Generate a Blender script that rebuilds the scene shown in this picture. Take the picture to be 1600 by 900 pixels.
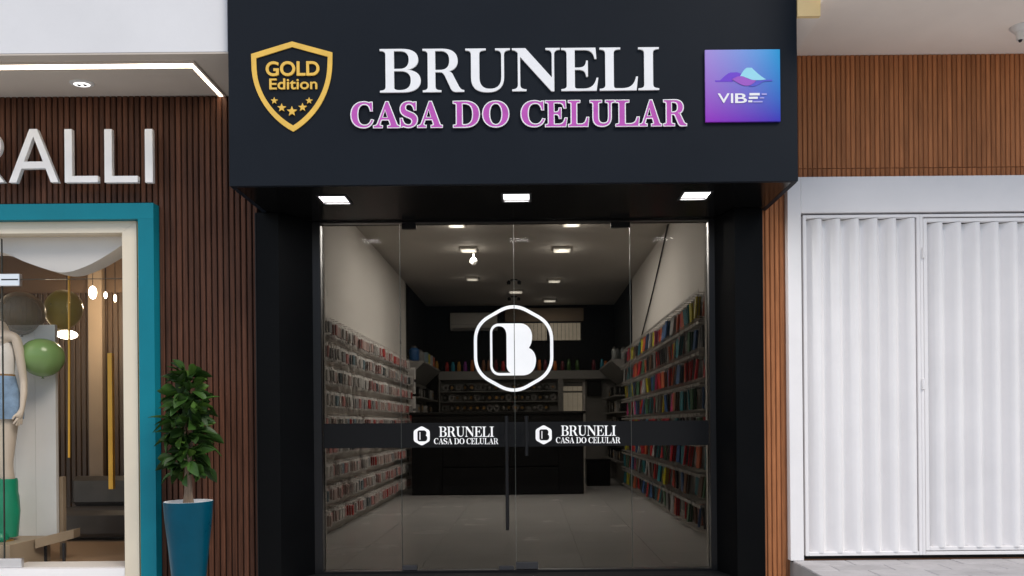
import bpy, bmesh, math, random
from mathutils import Matrix, Vector

random.seed(7)
for o in list(bpy.data.objects):
    bpy.data.objects.remove(o)
SC = bpy.context.scene
COL = SC.collection

# ------------------------------------------------------------------ camera
F = 1200.0          # focal length, in pixels of the 1600 wide photograph
ROLL = 0.009
EYE = 1.15
D0 = F / 217.0      # camera to glass doors, metres
cam = bpy.data.cameras.new("camera")
cam.sensor_width = 36.0
cam.lens = 36.0 * F / 1600.0
cam.shift_x = -30.0 / 1600.0
cam.shift_y = 213.0 / 1600.0
cam.clip_start = 0.05
cam.clip_end = 2000
camo = bpy.data.objects.new("camera", cam)
COL.objects.link(camo)
camo.matrix_world = (Matrix.Translation((0, -D0, EYE)) @ Matrix.Rotation(math.pi / 2, 4, 'X')
                     @ Matrix.Rotation(-ROLL, 4, 'Z'))
SC.camera = camo

# ------------------------------------------------------------------ world, sun, exposure
SUN_EL, SUN_AZ = math.radians(46), math.radians(44)    # azimuth off the street axis, behind the camera
world = bpy.data.worlds.new("World")
SC.world = world
world.use_nodes = True
wn = world.node_tree.nodes
bg = wn["Background"]
sky = wn.new("ShaderNodeTexSky")
sky.sky_type = 'NISHITA'
sky.sun_disc = False
sky.sun_elevation = SUN_EL
sky.sun_rotation = math.pi + SUN_AZ
sky.air_density = 1.0
sky.dust_density = 1.2
sky.ozone_density = 1.0
world.node_tree.links.new(sky.outputs[0], bg.inputs[0])
bg.inputs[1].default_value = 0.095
sun = bpy.data.lights.new("sun", 'SUN')
sun.energy = 1.5
sun.angle = math.radians(22)
sun.color = (1.0, 0.925, 0.84)
suno = bpy.data.objects.new("sun", sun)
COL.objects.link(suno)
suno.location = (-3, -8, 9)
sd = Vector((math.sin(SUN_AZ) * math.cos(SUN_EL), -math.cos(SUN_AZ) * math.cos(SUN_EL), math.sin(SUN_EL)))
suno.rotation_euler = sd.to_track_quat('Z', 'Y').to_euler()
SC.view_settings.view_transform = 'Standard'
SC.view_settings.look = 'None'
SC.view_settings.exposure = 0.65
SC.view_settings.gamma = 1.0
SC.view_settings.use_curve_mapping = False
SC.render.engine = 'CYCLES'
SC.cycles.max_bounces = 10
SC.cycles.diffuse_bounces = 5
SC.cycles.transparent_max_bounces = 24
SC.cycles.caustics_reflective = False
SC.cycles.caustics_refractive = False
SC.cycles.sample_clamp_indirect = 4.0
SC.cycles.use_denoising = True

# ------------------------------------------------------------------ measuring helpers
def Yp(s):
    """depth of the plane on which one metre spans s photo pixels"""
    return F / s - D0

def W(px, py, s):
    u, v = px - 830.0, 663.0 - py
    return Vector(((u + ROLL * v) / s, Yp(s), EYE + (v - ROLL * u) / s))

# ------------------------------------------------------------------ materials
def principled(name):
    m = bpy.data.materials.new(name)
    m.use_nodes = True
    return m, m.node_tree.nodes, m.node_tree.links, m.node_tree.nodes["Principled BSDF"]

def mat(name, col, rough=0.5, metal=0.0, spec=0.5, nscale=6.0, namt=0.12, bump=0.0, bscale=60.0,
        stretch=(1, 1, 1), emit=None, estr=0.0, rand=0.0, coat=0.0, rvar=0.1):
    m, n, l, b = principled(name)
    tc = n.new("ShaderNodeTexCoord")
    mp = n.new("ShaderNodeMapping")
    mp.inputs["Scale"].default_value = stretch
    l.new(tc.outputs["Object"], mp.inputs[0])
    oi = n.new("ShaderNodeObjectInfo")
    addv = n.new("ShaderNodeVectorMath"); addv.operation = 'ADD'
    sc_ = n.new("ShaderNodeVectorMath"); sc_.operation = 'SCALE'
    cmb = n.new("ShaderNodeCombineXYZ")
    for i in range(3):
        l.new(oi.outputs["Random"], cmb.inputs[i])
    l.new(cmb.outputs[0], sc_.inputs[0]); sc_.inputs["Scale"].default_value = 37.0
    l.new(mp.outputs[0], addv.inputs[0]); l.new(sc_.outputs[0], addv.inputs[1])
    nz = n.new("ShaderNodeTexNoise")
    nz.inputs["Scale"].default_value = nscale
    nz.inputs["Detail"].default_value = 6
    nz.inputs["Roughness"].default_value = 0.6
    l.new(addv.outputs[0], nz.inputs["Vector"])
    mr = n.new("ShaderNodeMapRange")
    mr.inputs["From Min"].default_value = 0.3; mr.inputs["From Max"].default_value = 0.7
    mr.inputs["To Min"].default_value = 1 - namt; mr.inputs["To Max"].default_value = 1 + namt
    l.new(nz.outputs["Fac"], mr.inputs["Value"])
    fac = mr.outputs[0]
    if rand > 0:
        r2 = n.new("ShaderNodeMapRange")
        r2.inputs["To Min"].default_value = 1 - rand; r2.inputs["To Max"].default_value = 1 + rand
        l.new(oi.outputs["Random"], r2.inputs["Value"])
        mm = n.new("ShaderNodeMath"); mm.operation = 'MULTIPLY'
        l.new(fac, mm.inputs[0]); l.new(r2.outputs[0], mm.inputs[1])
        fac = mm.outputs[0]
    mx = n.new("ShaderNodeVectorMath"); mx.operation = 'SCALE'
    mx.inputs[0].default_value = col[:3]
    l.new(fac, mx.inputs["Scale"])
    l.new(mx.outputs[0], b.inputs["Base Color"])
    rr = n.new("ShaderNodeMapRange")
    rr.inputs["To Min"].default_value = max(0.02, rough - rvar); rr.inputs["To Max"].default_value = min(1, rough + rvar)
    l.new(nz.outputs["Fac"], rr.inputs["Value"])
    l.new(rr.outputs[0], b.inputs["Roughness"])
    b.inputs["Metallic"].default_value = metal
    b.inputs["Specular IOR Level"].default_value = spec
    b.inputs["Coat Weight"].default_value = coat
    if bump > 0:
        n2 = n.new("ShaderNodeTexNoise")
        n2.inputs["Scale"].default_value = bscale
        n2.inputs["Detail"].default_value = 4
        l.new(addv.outputs[0], n2.inputs["Vector"])
        bp = n.new("ShaderNodeBump")
        bp.inputs["Strength"].default_value = bump
        bp.inputs["Distance"].default_value = 0.01
        l.new(n2.outputs["Fac"], bp.inputs["Height"])
        l.new(bp.outputs[0], b.inputs["Normal"])
    if emit:
        b.inputs["Emission Color"].default_value = (*emit, 1)
        b.inputs["Emission Strength"].default_value = estr
    return m

def glass(name, tint, refl, rough=0.02):
    m = bpy.data.materials.new(name); m.use_nodes = True
    n, l = m.node_tree.nodes, m.node_tree.links
    n.remove(n["Principled BSDF"])
    out = n["Material Output"]
    tr = n.new("ShaderNodeBsdfTransparent"); tr.inputs[0].default_value = (*tint, 1)
    gl = n.new("ShaderNodeBsdfGlossy"); gl.inputs["Roughness"].default_value = rough
    fr = n.new("ShaderNodeFresnel"); fr.inputs["IOR"].default_value = 1.45
    mu = n.new("ShaderNodeMath"); mu.operation = 'MULTIPLY'; mu.inputs[1].default_value = refl
    l.new(fr.outputs[0], mu.inputs[0])
    mix = n.new("ShaderNodeMixShader")
    l.new(mu.outputs[0], mix.inputs[0]); l.new(tr.outputs[0], mix.inputs[1]); l.new(gl.outputs[0], mix.inputs[2])
    l.new(mix.outputs[0], out.inputs[0])
    return m

M = {}
M['navy'] = mat('black_navy_cladding', (0.0084, 0.0116, 0.0168), 0.5, nscale=1.5, namt=0.10, spec=0.12, bump=0.02, bscale=3)
M['black'] = mat('black_cladding', (0.0022, 0.0024, 0.0028), 0.42, nscale=2, namt=0.12, spec=0.07)
M['soffit_black'] = mat('glossy_black_soffit', (0.004, 0.004, 0.004), 0.18, nscale=2, namt=0.1, spec=0.2, rvar=0.05)
M['frame_black'] = mat('black_aluminium', (0.006, 0.006, 0.007), 0.35, metal=0.0, spec=0.2)
M['white_vinyl'] = mat('white_vinyl', (0.95, 0.95, 0.95), 0.4, namt=0.02)
M['white_letter'] = mat('white_acrylic', (0.94, 0.94, 0.94), 0.3, namt=0.03)
M['pink'] = mat('pink_acrylic', (0.52, 0.085, 0.46), 0.35, namt=0.12, nscale=12)
M['gold'] = mat('gold_yellow_acrylic', (0.86, 0.53, 0.08), 0.35, namt=0.10, nscale=9)
M['white_wall'] = mat('white_painted_render', (0.775, 0.77, 0.775), 0.75, nscale=1.4, namt=0.04, bump=0.05, bscale=40)
M['white_steel'] = mat('white_painted_steel', (0.83, 0.81, 0.805), 0.42, nscale=2.5, namt=0.035, bump=0.03, bscale=8)
M['soffit_beige'] = mat('soffit_plaster', (0.62, 0.55, 0.475), 0.8, nscale=1.5, namt=0.06)
M['ceil_right'] = mat('ceiling_plaster', (0.92, 0.84, 0.745), 0.8, nscale=1.2, namt=0.05, bump=0.03, bscale=30)
M['beam_yellow'] = mat('cream_yellow_paint', (0.92, 0.69, 0.34), 0.7, namt=0.04)
M['wood_dark'] = mat('dark_wood_slat', (0.090, 0.036, 0.020), 0.6, spec=0.2, nscale=3, namt=0.35, stretch=(18, 18, 1.2), rand=0.28, bump=0.05, bscale=14)
M['wood_dark_back'] = mat('dark_wood_groove', (0.030, 0.012, 0.008), 0.8, namt=0.2)
M['wood_mid'] = mat('brown_wood_slat', (0.42, 0.165, 0.066), 0.6, spec=0.2, nscale=3, namt=0.22, stretch=(18, 18, 1.2), rand=0.15, bump=0.05, bscale=14)
M['wood_mid_back'] = mat('brown_wood_groove', (0.28, 0.11, 0.045), 0.8, namt=0.2)
M['steel_letter'] = mat('brushed_white_metal', (0.90, 0.89, 0.88), 0.38, namt=0.05, nscale=5)
M['teal'] = mat('teal_composite', (0.002, 0.185, 0.245), 0.45, nscale=2, namt=0.08, spec=0.2)
M['cream'] = mat('cream_composite', (0.74, 0.655, 0.51), 0.5, nscale=2, namt=0.05)
M['brass'] = mat('brass', (0.62, 0.40, 0.13), 0.3, metal=0.9, namt=0.08)
M['chrome'] = mat('satin_steel', (0.72, 0.72, 0.74), 0.3, metal=0.9, namt=0.05)
M['grey_metal'] = mat('dark_grey_metal', (0.030, 0.030, 0.033), 0.5, spec=0.25)
M['pot'] = mat('blue_glazed_planter', (0.0005, 0.060, 0.100), 0.3, nscale=3, namt=0.18, spec=0.15)
M['pot_in'] = mat('planter_white_rim', (0.75, 0.75, 0.74), 0.6)
M['soil'] = mat('white_pebble_top', (0.62, 0.60, 0.57), 0.9, nscale=60, namt=0.4, bump=0.5, bscale=80)
M['bark'] = mat('grey_brown_bark', (0.20, 0.14, 0.095), 0.85, nscale=5, namt=0.35, stretch=(10, 10, 2), bump=0.4, bscale=12)
M['leaf'] = mat('leaf_green', (0.024, 0.060, 0.010), 0.45, nscale=8, namt=0.25, rand=0.45, spec=0.22)
M['leaf2'] = mat('leaf_light_green', (0.058, 0.12, 0.018), 0.45, nscale=8, namt=0.25, rand=0.3, spec=0.22)
M['concrete'] = mat('pavement_concrete', (0.58, 0.555, 0.52), 0.85, nscale=1.2, namt=0.12, bump=0.15, bscale=60)
M['asphalt'] = mat('asphalt', (0.06, 0.06, 0.062), 0.9, nscale=40, namt=0.3, bump=0.3, bscale=120)
M['paver'] = mat('grey_paver', (0.40, 0.385, 0.385), 0.8, nscale=5, namt=0.14, rand=0.06, bump=0.15, bscale=60)
M['mortar'] = mat('mortar', (0.26, 0.25, 0.245), 0.9, namt=0.1)
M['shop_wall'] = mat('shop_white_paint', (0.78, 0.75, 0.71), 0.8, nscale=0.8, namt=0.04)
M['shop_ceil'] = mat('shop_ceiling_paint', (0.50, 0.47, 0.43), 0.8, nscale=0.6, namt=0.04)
M['shop_black'] = mat('shop_black_paint', (0.007, 0.007, 0.0075), 0.7, namt=0.1, spec=0.15)
M['tile'] = mat('shop_floor_tile', (0.52, 0.515, 0.505), 0.25, nscale=1.5, namt=0.025, rand=0.02, rvar=0.08)
M['grout'] = mat('shop_floor_grout', (0.42, 0.41, 0.395), 0.6)
M['shelf_white'] = mat('white_melamine', (0.62, 0.59, 0.54), 0.5, namt=0.04)
M['shelf_grey'] = mat('grey_melamine', (0.20, 0.19, 0.175), 0.55, namt=0.06)
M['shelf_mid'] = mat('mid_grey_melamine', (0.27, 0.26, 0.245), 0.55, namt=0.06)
M['counter'] = mat('black_laminate', (0.006, 0.006, 0.0065), 0.45, namt=0.1, spec=0.2)
M['ac'] = mat('air_conditioner_plastic', (0.62, 0.60, 0.56), 0.45, namt=0.03)
M['wire'] = mat('chrome_wire', (0.55, 0.53, 0.5), 0.35, metal=0.7)
M['cable'] = mat('dark_cable', (0.030, 0.024, 0.032), 0.6)
M['panel_lit'] = mat('lit_panel', (0.8, 0.8, 0.8), 0.5, emit=(1.0, 0.98, 0.97), estr=1.2)
M['shop_lit'] = mat('lit_shop_panel', (0.8, 0.78, 0.72), 0.5, emit=(1.0, 0.93, 0.82), estr=0.9)
M['led'] = mat('led_strip', (0.9, 0.88, 0.8), 0.5, emit=(1.0, 0.86, 0.68), estr=6.0)
M['bulb'] = mat('warm_bulb', (0.9, 0.88, 0.8), 0.5, emit=(1.0, 0.88, 0.70), estr=6.0)
M['gold_rod'] = mat('amber_rod', (0.75, 0.42, 0.06), 0.35, metal=0.4, namt=0.08)  # plain gold metal colour, no emission
M['door_glass'] = glass('smoked_door_glass', (0.43, 0.424, 0.41), 0.04)
M['show_glass'] = glass('display_glass', (0.97, 0.96, 0.94), 0.10)
M['glass_edge'] = mat('glass_edge', (0.045, 0.05, 0.045), 0.3, spec=0.2)
M['band'] = mat('black_vinyl_band', (0.0075, 0.0078, 0.0085), 0.6, namt=0.05, spec=0.08)
M['mannequin'] = mat('mannequin_ivory', (0.60, 0.52, 0.44), 0.45, namt=0.03)
M['tank'] = mat('white_ribbed_cotton', (0.84, 0.82, 0.80), 0.9, nscale=30, namt=0.05, bump=0.2, bscale=120)
M['denim'] = mat('blue_denim', (0.22, 0.34, 0.52), 0.9, nscale=14, namt=0.28, bump=0.25, bscale=150)
M['belt'] = mat('tan_belt', (0.30, 0.17, 0.06), 0.6)
M['boot'] = mat('green_leather', (0.004, 0.24, 0.13), 0.4, nscale=5, namt=0.15, bump=0.15, bscale=10)
M['balloon_green'] = mat('green_balloon', (0.19, 0.33, 0.11), 0.22, namt=0.06)
M['balloon_olive'] = mat('olive_balloon', (0.34, 0.29, 0.04), 0.3, namt=0.08)
M['balloon_brown'] = mat('taupe_balloon', (0.21, 0.17, 0.12), 0.3, namt=0.08)
M['brown_wall'] = mat('brown_store_wall', (0.12, 0.075, 0.045), 0.7, namt=0.12)
M['brown_dark'] = mat('dark_brown_wood', (0.055, 0.032, 0.018), 0.5, nscale=3, namt=0.25, stretch=(10, 10, 1), rand=0.2)
M['brown_ceil'] = mat('tan_store_ceiling', (0.34, 0.235, 0.155), 0.8, namt=0.05)
M['store_floor'] = mat('tan_store_floor', (0.26, 0.17, 0.10), 0.5, nscale=2, namt=0.15)
M['backdrop'] = mat('pale_grey_backdrop', (0.66, 0.66, 0.66), 0.6, nscale=2, namt=0.05)
M['plinth'] = mat('beige_plinth', (0.30, 0.235, 0.165), 0.6, namt=0.08)
M['column'] = mat('taupe_column', (0.26, 0.195, 0.135), 0.7, namt=0.06)
M['mountain_cyan'] = mat('print_cyan', (0.33, 0.74, 0.88), 0.4, namt=0.02)
M['mountain_purple'] = mat('print_violet', (0.16, 0.045, 0.62), 0.4, namt=0.02)
M['mountain_pink'] = mat('print_magenta', (0.36, 0.10, 0.58), 0.4, namt=0.02)
M['mountain_blue'] = mat('print_blue', (0.09, 0.10, 0.62), 0.4, namt=0.02)
M['print_grey'] = mat('print_pale_violet', (0.42, 0.40, 0.80), 0.4, namt=0.02)
M['window_lit'] = mat('backlit_frosted_slat', (0.5, 0.45, 0.36), 0.6, emit=(1.0, 0.86, 0.66), estr=0.28, namt=0.1)
M['porcelain'] = mat('white_porcelain', (0.78, 0.77, 0.74), 0.3, namt=0.02)

for k in ('balloon_olive', 'balloon_brown'):
    M[k].node_tree.nodes['Principled BSDF'].inputs['Alpha'].default_value = 0.6  # half see-through, to imitate their look as reflections in the glass

def plaque_material():
    m, n, l, b = principled('printed_gradient_plaque')
    tc = n.new("ShaderNodeTexCoord"); sp = n.new("ShaderNodeSeparateXYZ")
    l.new(tc.outputs["Generated"], sp.inputs[0])
    def mixc(a, c, f):
        x = n.new("ShaderNodeMix"); x.data_type = 'RGBA'
        for sock, v in ((x.inputs[6], a), (x.inputs[7], c)):
            if isinstance(v, tuple): sock.default_value = (*v, 1)
            else: l.new(v, sock)
        l.new(f, x.inputs[0])
        return x.outputs[2]
    top = mixc((0.42, 0.30, 0.74), (0.012, 0.40, 0.80), sp.outputs[0])
    bot = mixc((0.30, 0.018, 0.52), (0.028, 0.02, 0.46), sp.outputs[0])
    c = mixc(bot, top, sp.outputs[2])
    l.new(c, b.inputs["Base Color"])
    b.inputs["Roughness"].default_value = 0.3
    return m
M['plaque'] = plaque_material()

# ------------------------------------------------------------------ building helpers
WL = {}   # world origin of every object made here

def tag(o, label=None, cat=None, group=None, kind=None):
    if label: o["label"] = label
    if cat: o["category"] = cat
    if group: o["group"] = group
    if kind: o["kind"] = kind
    return o

def thing(name, loc, label, cat, group=None):
    o = bpy.data.objects.new(name, None)
    o.empty_display_size = 0.1
    COL.objects.link(o)
    o.location = loc
    WL[o] = Vector(loc)
    return tag(o, label, cat, group)

def attach(o, parent):
    if parent is not None:
        o.parent = parent
        o.matrix_parent_inverse = Matrix.Translation(-WL[parent])

def link(name, me, m, parent=None, loc=(0, 0, 0), rot=None):
    """an object whose mesh is already in local coordinates"""
    o = bpy.data.objects.new(name, me)
    COL.objects.link(o)
    o.location = loc
    if rot is not None: o.rotation_euler = rot
    WL[o] = Vector(loc)
    if m is not None and not me.materials:
        for x in (m if isinstance(m, (list, tuple)) else [m]):
            me.materials.append(M[x] if isinstance(x, str) else x)
    attach(o, parent)
    return o

def obj(name, bm, m, parent=None, smooth=False, base=False):
    """turn a bmesh in world coordinates into an object with its origin at its middle (or base)"""
    me = bpy.data.meshes.new(name)
    bmesh.ops.recalc_face_normals(bm, faces=bm.faces)
    lo = Vector((min(v.co.x for v in bm.verts), min(v.co.y for v in bm.verts), min(v.co.z for v in bm.verts)))
    hi = Vector((max(v.co.x for v in bm.verts), max(v.co.y for v in bm.verts), max(v.co.z for v in bm.verts)))
    c = (lo + hi) / 2
    if base: c.z = lo.z
    for v in bm.verts: v.co -= c
    if smooth:
        for f in bm.faces: f.smooth = True
        me_sharp = True
    bm.to_mesh(me); bm.free()
    if smooth:
        try: me.set_sharp_from_angle(angle=math.radians(38))
        except Exception: pass
    return link(name, me, m, parent, c)

def box(bm, x0, x1, y0, y1, z0, z1, bev=0.0, mi=0):
    vs = [bm.verts.new((x, y, z)) for x in (min(x0, x1), max(x0, x1)) for y in (min(y0, y1), max(y0, y1)) for z in (min(z0, z1), max(z0, z1))]
    idx = [(0, 1, 3, 2), (4, 6, 7, 5), (0, 4, 5, 1), (2, 3, 7, 6), (0, 2, 6, 4), (1, 5, 7, 3)]
    fs = [bm.faces.new([vs[i] for i in f]) for f in idx]
    for f in fs: f.material_index = mi
    if bev > 0:
        es = list({e for f in fs for e in f.edges})
        bmesh.ops.bevel(bm, geom=es, offset=bev, segments=1, affect='EDGES', profile=0.5)
    return bm

def B(x0, x1, y0, y1, z0, z1, bev=0.0):
    return box(bmesh.new(), x0, x1, y0, y1, z0, z1, bev)

def ring_loft(bm, rings, cap=True, closed=True, mi=0):
    vr = [[bm.verts.new(p) for p in r] for r in rings]
    n = len(rings[0])
    for a, b in zip(vr, vr[1:]):
        for i in range(n if closed else n - 1):
            j = (i + 1) % n
            f = bm.faces.new((a[i], a[j], b[j], b[i])); f.material_index = mi
    if cap and closed:
        bm.faces.new(list(reversed(vr[0]))).material_index = mi
        bm.faces.new(vr[-1]).material_index = mi
    return bm

def lathe(bm, c, prof, n=24, mi=0, cap=True, axis='Z'):
    rings = []
    for r, h in prof:
        ring = []
        for i in range(n):
            a = 2 * math.pi * i / n
            if axis == 'Z': p = (c[0] + r * math.cos(a), c[1] + r * math.sin(a), c[2] + h)
            elif axis == 'Y': p = (c[0] + r * math.cos(a), c[1] + h, c[2] + r * math.sin(a))
            else: p = (c[0] + h, c[1] + r * math.cos(a), c[2] + r * math.sin(a))
            ring.append(p)
        rings.append(ring)
    return ring_loft(bm, rings, cap, mi=mi)

def tube(bm, pts, r, n=8, mi=0):
    pts = [Vector(p) for p in pts]
    rs = r if isinstance(r, (list, tuple)) else [r] * len(pts)
    rings = []
    for i, p in enumerate(pts):
        d = (pts[min(i + 1, len(pts) - 1)] - pts[max(i - 1, 0)]).normalized()
        ref = Vector((0, 0, 1)) if abs(d.z) < 0.9 else Vector((0, 1, 0))
        a = d.cross(ref).normalized(); b = d.cross(a).normalized()
        rings.append([p + rs[i] * (a * math.cos(2 * math.pi * k / n) + b * math.sin(2 * math.pi * k / n)) for k in range(n)])
    return ring_loft(bm, rings, mi=mi)

def prism_y(bm, pts, y0, y1, mi=0):
    """polygon in XZ extruded along Y"""
    return ring_loft(bm, [[(x, y0, z) for x, z in pts], [(x, y1, z) for x, z in pts]], mi=mi)

def prism_z(bm, pts, z0, z1):
    return ring_loft(bm, [[(x, y, z0) for x, y in pts], [(x, y, z1) for x, y in pts]])

# ------------------------------------------------------------------ outlines and lettering
def parse(path, n=9):
    t = path.replace(',', ' ').split()
    out, cur, i = [], [], 0
    while i < len(t):
        c = t[i]; i += 1
        if c == 'M':
            cur = [(float(t[i]), float(t[i + 1]))]; i += 2
        elif c == 'L':
            while i < len(t) and t[i] not in 'MLCZ':
                cur.append((float(t[i]), float(t[i + 1]))); i += 2
        elif c == 'C':
            while i < len(t) and t[i] not in 'MLCZ':
                p = [cur[-1]] + [(float(t[i + 2 * k]), float(t[i + 2 * k + 1])) for k in range(3)]; i += 6
                for k in range(1, n + 1):
                    u = k / n; w = 1 - u
                    cur.append(tuple(w**3 * p[0][d] + 3 * w * w * u * p[1][d] + 3 * w * u * u * p[2][d] + u**3 * p[3][d] for d in (0, 1)))
        elif c == 'Z':
            if abs(cur[0][0] - cur[-1][0]) + abs(cur[0][1] - cur[-1][1]) < 1e-6: cur.pop()
            out.append(cur)
    return out


G = {
 'I': "M 2 0 L 44 0 44 4 C 36 4.5 32 6 32 14 L 32 86 C 32 94 36 95.5 44 96 L 44 100 2 100 2 96 C 10 95.5 14 94 14 86 L 14 14 C 14 6 10 4.5 2 4 Z",
 'L': "M 2 0 L 80 0 83 32 79 32 C 75 12 66 5 50 5 L 40 5 C 34 5 32 6 32 12 L 32 86 C 32 94 36 95.5 46 96 L 46 100 2 100 2 96 C 10 95.5 14 94 14 86 L 14 14 C 14 6 10 4.5 2 4 Z",
 'E': "M 2 0 L 80 0 84 30 80 30 C 76 12 67 5 52 5 L 40 5 C 34 5 32 6 32 12 L 32 49 40 49 C 52 49 56 44 57 33 L 61 33 61 70 57 70 C 56 59 52 54 40 54 L 32 54 32 95 52 95 C 66 95 73 90 76 74 L 80 74 78 100 2 100 2 96 C 10 95.5 14 94 14 86 L 14 14 C 14 6 10 4.5 2 4 Z",
 'B': "M 2 0 L 50 0 C 76 0 88 11 88 27 C 88 42 77 50 60 52 C 75 55 83 63 83 75 C 83 91 71 100 48 100 L 2 100 2 96 C 10 95.5 14 94 14 86 L 14 14 C 14 6 10 4.5 2 4 Z M 32 54 L 44 54 C 57 54 63 62 63 75 C 63 88 57 95 45 95 L 32 95 Z M 32 12 C 32 7 35 5 44 5 C 60 5 67 13 67 27 C 67 42 60 49 45 49 L 32 49 Z",
 'R': "M 2 0 L 46 0 46 4 C 36 4.5 32 6 32 14 L 32 46 42 46 C 48 46 51 44 55 36 L 68 8 C 71 2 75 0 82 0 L 100 0 100 4 C 94 4.5 91 7 87 14 L 74 39 C 72 44 69 46 64 48 C 78 51 85 60 85 72 C 85 90 72 100 48 100 L 2 100 2 96 C 10 95.5 14 94 14 86 L 14 14 C 14 6 10 4.5 2 4 Z M 32 51 L 42 51 C 58 51 65 58 65 73 C 65 88 58 95 44 95 L 32 95 Z",
 'U': "M 2 100 L 2 96 C 10 95.5 14 94 14 86 L 14 32 C 14 9 26 -2 50 -2 C 73 -2 85 10 85 34 L 85 84 C 85 93 89 95.5 98 96 L 98 100 66 100 66 96 C 75 95.5 79 93 79 84 L 79 34 C 79 15 71 6 55 6 C 40 6 32 14 32 34 L 32 86 C 32 94 36 95.5 46 96 L 46 100 Z",
 'N': "M 2 0 L 32 0 32 4 C 23 4.5 19 7 19 16 L 19 80 84 -1 90 -1 90 84 C 90 93 94 95.5 102 96 L 102 100 72 100 72 96 C 81 95.5 85 93 85 84 L 85 31 30 100 2 100 2 96 C 8 95.5 12 93 14 89 L 14 16 C 14 7 10 4.5 2 4 Z",
 'C': "M 86 100 L 82 100 C 81 97 79 96 76 97 C 69 100 62 102 54 102 C 24 102 6 80 6 50 C 6 19 24 -2 54 -2 C 72 -2 85 8 90 26 L 86 27 C 80 11 71 4 58 4 C 37 4 28 22 28 50 C 28 78 37 96 57 96 C 71 96 80 87 83 68 L 87 68 Z",
 'A': "M 0 0 L 32 0 32 4 C 22 4.5 20 8 23 16 L 29 32 62 32 68 15 C 71 7 69 4.5 58 4 L 58 0 102 0 102 4 C 95 5 93 7 90 15 L 57 102 50 102 17 16 C 13 7 9 4.5 0 4 Z M 31 37 L 60 37 45.5 77 Z",
 'S': "M 12 0 L 16 0 C 17 3 19 4 23 2 C 29 -1 35 -2 41 -2 C 60 -2 74 10 74 28 C 74 46 62 53 44 60 C 32 65 27 69 27 78 C 27 89 33 96 43 96 C 55 96 62 87 65 71 L 69 71 69 100 65 100 C 64 97 62 96 58 98 C 53 101 48 102 42 102 C 23 102 11 90 11 72 C 11 55 22 47 39 40 C 52 35 57 31 57 21 C 57 11 51 4 41 4 C 27 4 18 14 15 32 L 11 32 Z",
 'D': "M 2 0 L 46 0 C 80 0 98 20 98 50 C 98 80 80 100 46 100 L 2 100 2 96 C 10 95.5 14 94 14 86 L 14 14 C 14 6 10 4.5 2 4 Z M 32 12 C 32 7 34 5 42 5 C 66 5 77 20 77 50 C 77 80 66 95 42 95 L 32 95 Z",
 'O': "M 5 50 C 5 20 24 -2 54 -2 C 84 -2 103 20 103 50 C 103 80 84 102 54 102 C 24 102 5 80 5 50 Z M 27 50 C 27 76 36 97 54 97 C 72 97 81 76 81 50 C 81 24 72 3 54 3 C 36 3 27 24 27 50 Z",
}
GS = {   # sans capitals of the boutique sign
 'A': "M 0 0 L 15 0 25 26 72 26 82 0 97 0 56 100 41 100 Z M 30 39 L 48.5 86 67 39 Z",
 'L': "M 0 0 L 62 0 62 12 14 12 14 100 0 100 Z",
 'I': "M 0 0 L 14 0 14 100 0 100 Z",
 'R': "M 0 0 L 14 0 14 38 36 38 62 0 79 0 51 40 C 65 44 74 54 74 69 C 74 88 60 100 38 100 L 0 100 Z M 14 50 L 14 88 37 88 C 52 88 60 81 60 69 C 60 57 52 50 37 50 Z",
}

def curve_mesh(contours, depth, tube_r=0.0):
    """closed outlines (x right, y up) -> mesh standing in XZ facing -Y"""
    cu = bpy.data.curves.new("outline", 'CURVE')
    cu.dimensions = '2D' if tube_r == 0 else '3D'
    if tube_r == 0:
        cu.fill_mode = 'BOTH'; cu.extrude = depth / 2
    else:
        cu.bevel_depth = tube_r; cu.bevel_resolution = 1; cu.fill_mode = 'FULL'
    for c in contours:
        sp = cu.splines.new('POLY'); sp.points.add(len(c) - 1)
        for p, (x, y) in zip(sp.points, c): p.co = (x, y, 0, 1)
        sp.use_cyclic_u = True
    return _eval(cu)

def _eval(cu):
    o = bpy.data.objects.new("outline", cu)
    COL.objects.link(o)
    dg = bpy.context.evaluated_depsgraph_get()
    me = bpy.data.meshes.new_from_object(o.evaluated_get(dg))
    me.materials.clear()
    bpy.data.objects.remove(o); bpy.data.curves.remove(cu)
    me.transform(Matrix.Rotation(math.pi / 2, 4, 'X'))
    return me

def fit_contours(conts, x0, x1, y0, y1, s, box_=None):
    """outlines scaled so their extent fills the photo rectangle on plane s; returns local contours (m) and centre"""
    xs = [p[0] for c in conts for p in c]; ys = [p[1] for c in conts for p in c]
    a0, a1, b0, b1 = box_ or (min(xs), max(xs), min(ys), max(ys))
    kx, ky = (x1 - x0) / s / (a1 - a0), (y1 - y0) / s / (b1 - b0)
    c = W((x0 + x1) / 2, (y0 + y1) / 2, s)
    return [[((p[0] - (a0 + a1) / 2) * kx, (p[1] - (b0 + b1) / 2) * ky) for p in q] for q in conts], c

def px_contours(path, zx, zy, k, s, centre=None):
    """path drawn in zoomed pixels (y down) -> local contours on plane s"""
    conts = [[(zx + x * k, zy + y * k) for x, y in c] for c in parse(path, 14)]
    xs = [p[0] for c in conts for p in c]; ys = [p[1] for c in conts for p in c]
    c = W((min(xs) + max(xs)) / 2, (min(ys) + max(ys)) / 2, s)
    return [[((x - (min(xs) + max(xs)) / 2) / s, -(y - (min(ys) + max(ys)) / 2) / s) for x, y in q] for q in conts], c

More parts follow.
